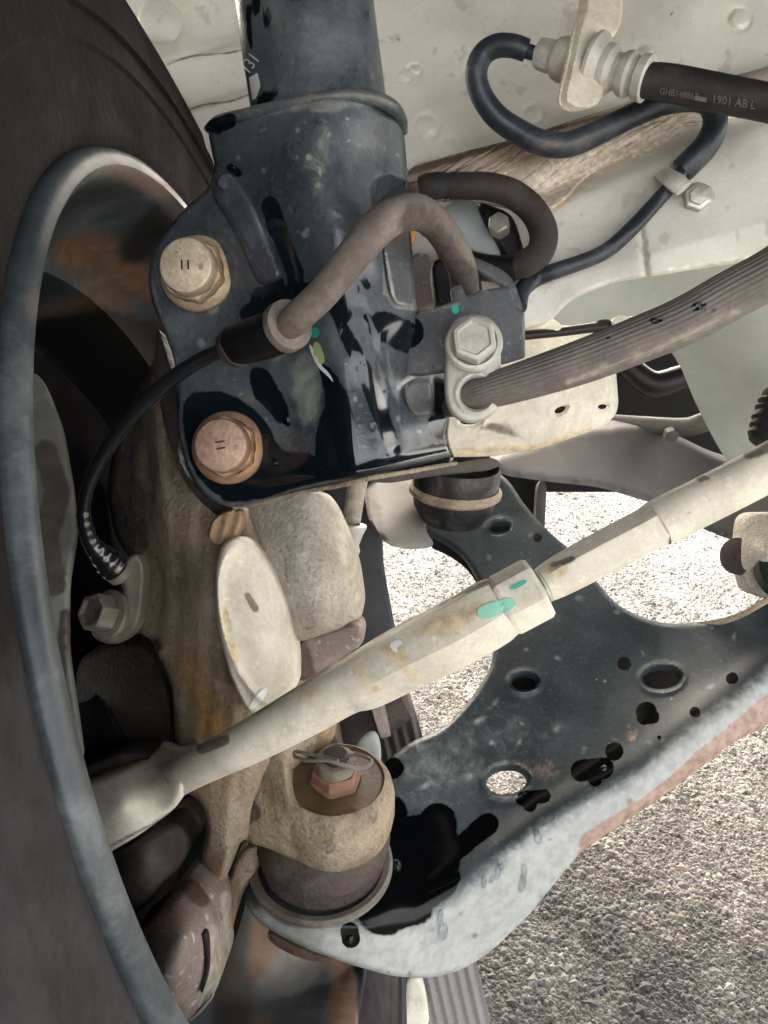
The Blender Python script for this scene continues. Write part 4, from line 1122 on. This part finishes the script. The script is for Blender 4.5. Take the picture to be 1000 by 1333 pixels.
relief('gusset', [(278, 236), (290, 224), (306, 228), (330, 262), (346, 300), (360, 336), (370, 362), (350, 370), (334, 370), (322, 338), (304, 300), (286, 272), (274, 252)], lambda X, Y: st_depth(X, Y) - .0055, M['purple'], SR, .007, 12, bev_d=.005, step=2.6)
lathe('gusset_stamp', np.array(hit(bpy.data.objects['gusset'], 295, 237)[0]), D(-.1, .1, 1), [(-.002, .0032), (.0006, .0030), (.0006, .0022), (.0001, .002), (.0001, 0)], M['purple'], SR, seg=20)
relief('embossed_tab', [(497, 300), (512, 288), (530, 290), (535, 340), (540, 392), (530, 400), (514, 398), (505, 380), (499, 340)], lambda X, Y: st_depth(X, Y) - .004, M['bracket'], SR, .006, 8, bev_d=.004, step=2.6, paint=lambda X, Y: (0 * X, stroke(X, Y, [(502, 330), (514, 395), (535, 398)], 3, 3) * .7, 0 * X))
relief('lower_boss', [(523, 506), (534, 493), (562, 491), (565, 540), (540, 544), (528, 530)], lambda X, Y: st_depth(X, Y) - .003, M['bracket'], SR, .005, 6, bev_d=.003, step=2.6, paint=lambda X, Y: (0 * X, stroke(X, Y, [(524, 505), (534, 494), (560, 492)], 3, 3) * .8, 0 * X))
tube('torn_edge', [(305, 661, .325, 6), (345, 653, .318, 7), (385, 642, .310, 6), (440, 632, .298, 7), (480, 622, .293, 8), (520, 616, .300, 7), (560, 609, .315, 6), (594, 603, .327, 5)], M['cast'], SR, seg=10, radial=lambda s, a: 1 + .25 * np.sin(s * 2100) * np.sin(s * 900))
lettering('lettering', [tube_ob], '131', 324, 98, 24, -52, M['white'], SR, stretch=.75)
decal('paint_bar', [tube_ob], [(325, 101), (336, 95), (340, 112), (334, 128), (329, 131)], M['white'], SR, smooth=0)
decal('green_dot', [br], ell(410, 433, 7, 7), M['green'], SR, smooth=0)
decal('lime_streak', [br], [(408, 446), (416, 444), (425, 470), (418, 476), (408, 462)], M['lime'], SR)
decal('white_scratch', [br], [(402, 450), (406, 448), (418, 475), (430, 486), (436, 500), (428, 490), (414, 478)], M['white'], SR, step=2)


def marks_II(parent, c, ax, up, half, mat_, n=2):
    a = np.array(ax) / np.linalg.norm(ax); u = np.array(up) - a * (np.array(up) @ a); u /= np.linalg.norm(u); v = np.cross(a, u)
    lst = []
    for k in (-1, 1):
        o = c + v * k * .0013
        q = [o + u * s * half + v * t * .0003 + a * h for h in (0, .0003) for s in (-1, 1) for t in (-1, 1)]
        lst.append((np.array(q), [(0, 1, 3, 2), (4, 6, 7, 5), (0, 4, 5, 1), (1, 5, 7, 3), (3, 7, 6, 2), (2, 6, 4, 0)]))
    return join_parts('stamped_mark', lst, mat_, parent)


def strut_bolt(x, y, d, ax, m, k=1.0, spin=.2, lab='', mark_up=(0, 1, 0)):
    c = P(x, y, d); a = D(*ax)
    f = lathe('bolt', c, a, [(-.004, .0128 * k), (-.0005, .0152 * k), (.0012, .0155 * k), (.0024, .0150 * k), (.0040, .0122 * k)], m, SR, seg=64,
              paint=lambda X, Y: (0 * X, .42 + 0 * X, 0 * X))
    f['label'] = lab
    h = lathe('bolt_head', c, a, [(.003, .0125 * k), (.0038, .0136 * k), (.0072, .0136 * k), (.0086, .0128 * k), (.0088, .0112 * k)], m, None, poly=6, spin=spin, angle=25, paint=lambda X, Y: (0 * X, np.clip((np.hypot(X - x + 14, Y - y + 8) - 33) / 8, 0, 1) * .5, 0 * X))
    h.parent = f; h.location = h.location - f.location - SR.location
    t = lathe('bolt_button', c, a, [(.0080, .0106 * k), (.0088, .0112 * k), (.0110, .0112 * k), (.0135, .0110 * k), (.0145, .0104 * k), (.0149, .0092 * k), (.0149, 0)], m, None, seg=48)
    t.parent = f; t.location = t.location - f.location - SR.location
    mk = marks_II(None, c + a * .0149, a, D(*mark_up), .0018, M['dark2'])
    mk.parent = f; mk.location = mk.location - f.location - SR.location


strut_bolt(258, 357, .3155, (-.10, -.06, 1), M['bolt_tan'], 1.0, .35, 'tan plated hex bolt with a raised round top, upper of the two')
strut_bolt(298, 583, .3155, (-.02, -.01, 1), M['bolt_copper'], .97, .1, 'copper coloured hex bolt with a raised round top, lower of the two', (1, .15, 0))
dl = [(415, 159, 4), (415, 212, 4), (455, 199, 2.5), (385, 272, 4), (326, 270, 3), (303, 217, 5), (485, 555, 6, 1.4), (373, 545, 6, 1.5), (427, 447, 4), (466, 413, 3), (473, 440, 4), (357, 602, 6), (545, 578, 2), (430, 570, 2), (444, 430, 3, 3), (318, 256, 2), (338, 170, 6), (422, 158, 6),
      (280, 230, 3), (478, 20, 4), (370, 30, 3), (455, 90, 3), (465, 480, 2.5), (500, 510, 2.5), (520, 560, 2)] + [(random.uniform(300, 580), random.uniform(150, 630), random.uniform(.9, 1.8)) for _ in range(90)]
drops('water_drop', [br, tube_ob], dl, M['water'], SR)

# arm that carries the hose clamp
ba = relief('hose_bracket', [(546, 404), (563, 402), (590, 392), (587, 375), (600, 370), (607, 386), (624, 378), (664, 372), (672, 398), (683, 408), (684, 464), (658, 472), (600, 472), (585, 482), (548, 488), (528, 486), (530, 430)],
            surf([(535, 440, .306), (580, 440, .300), (600, 380, .303), (660, 380, .305), (680, 440, .308), (640, 430, .302), (560, 480, .304)]), M['bracket'], SR, .004, 3, step=2.8, smooth=0,
            paint=lambda X, Y: (stroke(X, Y, [(515, 430), (530, 432)], 22, 4), ridge(X, Y, [(548, 406), (600, 396)], 5, .4), 0 * X))
decal('green_dot', [ba], ell(593, 403, 5, 6), M['green'], SR, smooth=0)

# ================================================================== RIBBED HOSE WITH CLAMP
RH = thing('ribbed_hose', 'thick grey-brown ribbed rubber hose running from the clamp plate to the right edge', 'hose', P(640, 500, .29))


def ribs(s, a):
    return 1 + .018 * np.sign(np.sin(a * 30)) * np.abs(np.sin(a * 30)) ** .5


tube('hose', [(588, 530, .325, 26), (606, 519, .303, 38), (630, 511, .295, 44), (690, 493, .290, 51), (760, 470, .285, 57), (830, 443, .280, 60), (890, 418, .275, 62), (950, 385, .270, 64), (1000, 358, .266, 64), (1050, 325, .262, 64)],
     M['rib'], RH, seg=180, sub=8, radial=ribs, paint=lambda X, Y: (stroke(X, Y, [(905, 400), (916, 398)], 6, 3) + stroke(X, Y, [(850, 417), (858, 419)], 4, 2) + stroke(X, Y, [(792, 440)], 2, 2) + stroke(X, Y, [(930, 404)], 2.5, 2), stroke(X, Y, [(740, 498), (860, 452), (960, 405)], 8, 8) * .5, 0 * X), angle=60)
cp = relief('clamp_plate', [(581, 440), (588, 420), (604, 410), (628, 409), (646, 420), (652, 440), (652, 478), (652, 520), (642, 542), (618, 552), (594, 546), (580, 524), (579, 490)], surf([(615, 420, .289), (615, 540, .291), (585, 480, .292), (650, 480, .291), (615, 480, .2895)]),
            M['zinc'], RH, .003, 6, bev_d=.0016, step=2.4, holes=[ell(620, 512, 21, 20, -30)], hole_lip=.0008)
bc = P(617, 448, .2885)
bb = lathe('clamp_bolt', bc, D(-.1, .1, 1), [(-.001, .0105), (.0008, .0108), (.0018, .010), (.002, .0088)], M['zinc'], RH, seg=48)
bh = lathe('hex_head', bc, D(-.1, .1, 1), [(.0015, .0088), (.0062, .0088), (.0072, .0082), (.0074, .0068), (.0066, .0060), (.0066, 0)], M['zinc'], None, poly=6, spin=.3, angle=25)
bh.parent = bb; bh.location = bh.location - bb.location - RH.location
drops('water_drop', [bpy.data.objects['hose']], [(910, 399, 5), (853, 418, 3), (932, 403, 2)], M['water'], RH)

# ================================================================== WHEEL SPEED SENSOR CABLE
SC = thing('wheel_speed_sensor_cable', 'glossy black sensor cable curving from its strut clip down to the knuckle', 'cable', P(340, 440, .29))
tube('outer_sleeve', [(366, 432, .273, 34), (384, 416, .267, 40), (420, 382, .258, 42), (450, 345, .254, 44), (480, 309, .255, 46), (508, 284, .262, 47), (540, 276, .276, 46), (566, 290, .292, 43), (588, 320, .305, 41), (602, 352, .318, 38), (606, 385, .33, 36)], M['sleeve'], SC, seg=40,
     paint=lambda X, Y: (0 * X, stroke(X, Y, [(545, 290), (600, 370)], 30, 12) * .6, 0 * X))
tube('collar', [(367, 428, .274, 66), (371, 426, .273, 68), (378, 422, .270, 66)], M['sleeve'], SC, seg=36, smooth_path=False)
tube('rubber_grommet', [(304, 452, .292, 44), (312, 448, .288, 54), (340, 440, .281, 58), (362, 432, .276, 58), (370, 428, .275, 50)], M['blackrub'], SC, seg=36, section=lambda t, a: soft_hex(t, a, .35))
tube('collar', [(302, 455, .292, 50), (308, 451, .290, 56), (313, 449, .289, 50)], M['duskrub'], SC, seg=36, smooth_path=False)
tube('cable', [(318, 447, .29, 19), (300, 452, .29, 19), (270, 464, .292, 20), (235, 485, .295, 20), (200, 513, .30, 21), (165, 550, .305, 20), (135, 590, .31, 19), (116, 630, .315, 17), (109, 665, .32, 16), (112, 690, .325, 16), (122, 712, .33, 16), (134, 724, .335, 16)], M['gloss'], SC, seg=24)
tube('strain_relief', [(109, 655, .319, 17), (110, 680, .322, 19), (118, 705, .327, 22), (130, 720, .331, 30), (142, 732, .334, 38), (152, 740, .337, 38)], M['gloss'], SC, seg=28, sub=14, radial=lambda s, a: 1 + .035 * np.sin(s * 1500))
SN = thing('wheel_speed_sensor', 'small sensor with black bolt head screwed to the knuckle beside the rim', 'sensor', P(150, 780, .35))
tube('sensor_neck', [(146, 736, .338, 40), (158, 744, .342, 40)], M['sensor'], SN, smooth_path=False)
relief('mounting_flange', [(150, 752), (160, 738), (168, 722), (182, 720), (190, 740), (186, 790), (180, 818), (165, 835), (145, 840), (122, 832), (118, 818), (150, 805), (162, 780), (160, 762)], surf([(180, 730, .338), (180, 800, .345), (140, 835, .348), (160, 760, .342)]), M['sensor'], SN, .008, 6, bev_d=.003, step=2.4,
       paint=lambda X, Y: (0 * X, 0 * X, .45 + 0 * X))
sc_ax = D(-.45, .25, .85)
sbb = lathe('flange_bolt', P(142, 800, .342), sc_ax, [(-.002, .0105), (.0005, .0112), (.0015, .0108), (.002, .008)], M['sensor'], SN, seg=40)
hd = lathe('hex_head', P(142, 800, .342), sc_ax, [(.001, .0086), (.0100, .0086), (.0108, .0078), (.0108, .0066), (.0085, .0062), (.0085, 0)], M['sensor'], None, poly=6, spin=.1, angle=25)
hd.parent = sbb; hd.location = hd.location - sbb.location - SN.location

# ================================================================== BRAKE PIPE AND HOSE (upper right)
BP = thing('brake_pipe', 'blue-black brake pipe looping left then down across the cream wall', 'pipe', P(700, 190, .40))
tube('pipe_sleeve', [(686, 66, .395, 27), (668, 60, .395, 28), (646, 60, .397, 29), (628, 72, .40, 29), (620, 95, .402, 29), (626, 122, .405, 29), (645, 150, .408, 30), (672, 170, .41, 31), (705, 186, .41, 32), (740, 188, .41, 32), (780, 172, .408, 31), (820, 152, .406, 30), (860, 136, .405, 29),
                     (900, 130, .402, 29), (924, 136, .400, 30), (931, 160, .400, 31), (920, 188, .402, 33), (900, 210, .405, 34), (888, 222, .407, 33)], M['bluepipe'], BP, seg=32, paint=lambda X, Y: (0 * X, stroke(X, Y, [(700, 190), (760, 186)], 14, 12) * .5, 0 * X))
tube('bare_pipe', [(706, 72, .394, 18), (694, 69, .394, 18), (682, 65, .395, 18)], M['bluepipe'], BP, seg=20)
tube('bare_pipe', [(890, 220, .405, 20)] + [(x, y, float(body_depth(np.array([x * 1.0]), np.array([y * 1.0]))[0]) - .008, wd) for x, y, wd in ((872, 243, 19), (850, 268, 19), (820, 300, 20), (790, 326, 20), (760, 340, 20), (725, 352, 21))] + [(697, 363, .408, 22), (680, 378, .402, 22), (676, 400, .39, 20)], M['bluepipe'], BP, seg=20)

PC = thing('pipe_clamp', 'zinc pipe clamp with hex bolt holding the brake pipe on the cream wall', 'clamp', P(900, 262, .41))
tube('strap', [(866, 226, .408, 26), (878, 236, .400, 30), (890, 246, .398, 28)], M['zinc'], PC, seg=12, flat=.6)
relief('clamp_tab', [(878, 212), (892, 222), (905, 220), (922, 232), (930, 252), (928, 270), (914, 284), (896, 285), (882, 272), (868, 262), (862, 246)], .411, M['zinc'], PC, .004, 5, bev_d=.002, step=2.6)
pb = lathe('clamp_bolt', P(906, 262, .409), D(-.25, 0, 1), [(-.001, .0092), (.0008, .0096), (.0016, .009), (.002, .007)], M['zinc'], PC, seg=36)
ph = lathe('hex_head', P(906, 262, .409), D(-.25, -.1, 1), [(.0008, .0076), (.0085, .0076), (.0092, .0068), (.0095, .0050), (.0108, .0046), (.011, 0)], M['bolt_silver'], None, poly=6, spin=.3, angle=25)
ph.parent = pb; ph.location = ph.location - pb.location - PC.location

BH = thing('brake_hose', 'black printed brake hose with zinc end fitting held by a cream bracket', 'hose', P(800, 90, .38))
hose = tube('hose', [(836, 104, .370, 42), (870, 108, .368, 45), (910, 116, .364, 46), (950, 124, .360, 46), (1000, 134, .355, 46), (1050, 145, .35, 46)], M['hose'], BH, seg=48)
lettering('lettering', [hose], 'GHB148867', 858, 122, 12, 9, M['pale_print'], BH, stretch=.85)
lettering('lettering', [hose], '1901 AB L', 926, 133, 15, 9, M['pale_print'], BH, stretch=.9)
decal('printed_dash', [hose], [(905, 124), (921, 127), (920, 133), (904, 130)], M['pale_print'], BH, smooth=0)
fa = P(845, 103, .370) - P(700, 70, .394)
fa = fa / np.linalg.norm(fa)
L = np.linalg.norm(P(845, 103, .370) - P(700, 70, .394))


def ft(f0, f1, prof, name, m, poly=0, spin=0.0):
    c = P(700, 70, .394)
    return lathe(name, c, fa, [(L * (f0 + (f1 - f0) * t), r) for t, r in prof], m, BH, seg=48, poly=poly, spin=spin, angle=30)


ft(0.0, .20, [(0, .005), (.05, .0075), (.3, .0082), (.9, .0082), (1, .0075), (1, .005)], 'pipe_nut', M['zinc'], 6, .3)
ft(.16, .42, [(0, .006), (.1, .0095), (.3, .0105), (1, .0105)], 'collar', M['zinc'])
ft(.50, .62, [(0, .0130), (.15, .0158), (.4, .0158), (.8, .0128), (1, .0115)], 'flange', M['zinc'])
ft(.58, 1.0, [(0, .0105), (.1, .0118), (.22, .0112), (.32, .0085), (.4, .0085), (.5, .0102), (.62, .0105), (.68, .0088), (.75, .0088), (.8, .0104), (.97, .0107), (1, .0095), (1, .007)], 'crimp', M['zinc'])
relief('bracket', [(768, -60), (803, -60), (812, 10), (806, 42), (786, 58), (778, 80), (786, 108), (784, 126), (775, 140), (752, 143), (737, 137), (734, 126), (744, 85), (752, 45), (763, 10)],
       surf([(780, -40, .395), (770, 40, .376), (740, 120, .370), (790, 110, .376), (805, 20, .388)]), M['cream_metal'], BH, .004, 4, bev_d=.002, step=2.6, ext=(-.8, 0, -.6))

# ================================================================== LOOP HOSE GROUP
LH = thing('loop_hose', 'thick black rubber hose bent into a ring below the sealant band', 'hose', P(650, 300, .40))
tube('hose', [(586, 242, .385, 34), (605, 242, .384, 34), (635, 243, .385, 35), (666, 252, .388, 36), (692, 272, .39, 36), (707, 300, .392, 37), (704, 326, .394, 36), (686, 342, .396, 35), (668, 348, .398, 34)], M['duskrub'], LH, seg=36)
tube('hose_end', [(548, 246, .388, 32), (565, 242, .386, 34), (588, 242, .385, 31)], M['hose'], LH)
tube('hose_end', [(670, 350, .397, 35), (645, 350, .40, 34), (615, 345, .402, 34), (590, 330, .404, 30), (575, 312, .404, 28)], M['blackrub'], LH)
tube('lower_hose', [(556, 290, .362, 34), (575, 300, .362, 40), (592, 330, .362, 42), (605, 365, .366, 40), (612, 395, .372, 38)], M['blackrub'], LH)
HB = thing('hose_mount', 'black and grey hose mounting plates with a silver bolt inside the looped hose', 'bracket', P(645, 300, .42))
relief('grey_plate', [(570, 276), (590, 262), (612, 256), (632, 276), (645, 300), (662, 330), (640, 334), (605, 322), (580, 305)], .414, M['grey_panel'], HB, .003, 3, step=3)
relief('black_plate', [(622, 262), (640, 268), (662, 276), (672, 290), (682, 325), (690, 350), (664, 352), (650, 318), (640, 300), (630, 285)], .408, M['blackrub'], HB, .008, 5, step=3)
lathe('mount_bolt', P(650, 294, .405), D(-.3, .1, 1), [(-.004, .0058), (.004, .0058), (.0048, .005), (.0048, 0)], M['bolt_silver'], HB, poly=6, spin=.2)
relief('thin_plate', [(598, 326), (612, 332), (640, 344), (662, 356), (672, 372), (682, 405), (674, 408), (662, 378), (640, 362), (612, 348)], .362, M['bracket'], HB, .003, 2, step=3)
relief('rubber_block', [(562, 335), (590, 340), (600, 352), (618, 372), (622, 398), (570, 400), (564, 370)], .352, M['blackrub'], HB, .02, 5, step=3)
oc = relief('orange_clip', [(530, 298), (545, 294), (540, 312), (532, 328)], .36, M['orange'], None, .004, 1, step=3)
tag(oc, 'small orange plastic sliver behind the grey cable sleeve', 'clip')
bk = relief('rusty_bracket', [(530, 330), (565, 330), (568, 404), (535, 404)], .39, M['caliper'], None, .004, 2, step=4)
tag(bk, 'rusty brown bracket patch seen behind the strut bracket', 'bracket')

# ================================================================== SKY BLOCKERS (unseen underbody, fender and rear slabs added to shape the light)
sv = [(-.42, -.30, .97), (1.3, -.30, .97), (1.3, .34, .90), (-.42, .34, .90), (1.3, 1.42, .86), (-.42, 1.42, .86)]
sv2 = [(x, y, z + .05) for x, y, z in sv]
bs = mesh_obj('underbody_sky_blocker', sv + sv2, [(0, 1, 2, 3), (3, 2, 4, 5), (6, 9, 8, 7), (9, 11, 10, 8), (0, 6, 7, 1), (1, 7, 8, 2), (2, 8, 10, 4), (4, 10, 11, 5), (5, 11, 9, 3), (3, 9, 6, 0)], M['dark'], None, None, False)  # unseen overhead slab, added and sized to cut the sky light
fs_ = mesh_obj('fender_sky_blocker', [(x, y, z) for x in (-.43, -.40) for y in (-.30, 1.4) for z in (.66, .97)], [(0, 1, 3, 2), (4, 6, 7, 5), (0, 4, 5, 1), (2, 3, 7, 6), (0, 2, 6, 4), (1, 5, 7, 3)], M['body'], None, None, False)  # unseen side slab, added to block sky from the left
lv = [(x, y, z) for x in (-.42, -.13) for y in (-.30, -.27) for z in (.12, .96)]
ln_ = mesh_obj('rear_sky_blocker', lv, [(0, 1, 3, 2), (4, 6, 7, 5), (0, 4, 5, 1), (2, 3, 7, 6), (0, 2, 6, 4), (1, 5, 7, 3)], M['dark'], None, None, False)  # unseen slab behind the camera, added so light comes from the right
tag(ln_, 'unseen black slab added behind the camera to block sky light', 'light blocker')
tag(fs_, 'unseen fender slab beyond the wheel, added to block sky light', 'car body')
tag(bs, 'unseen dark underbody slab added and shaped to block sky light overhead', 'car body')
print('objects', len(bpy.data.objects), 'tris', sum(len(o.data.polygons) for o in bpy.data.objects if o.type == 'MESH'))
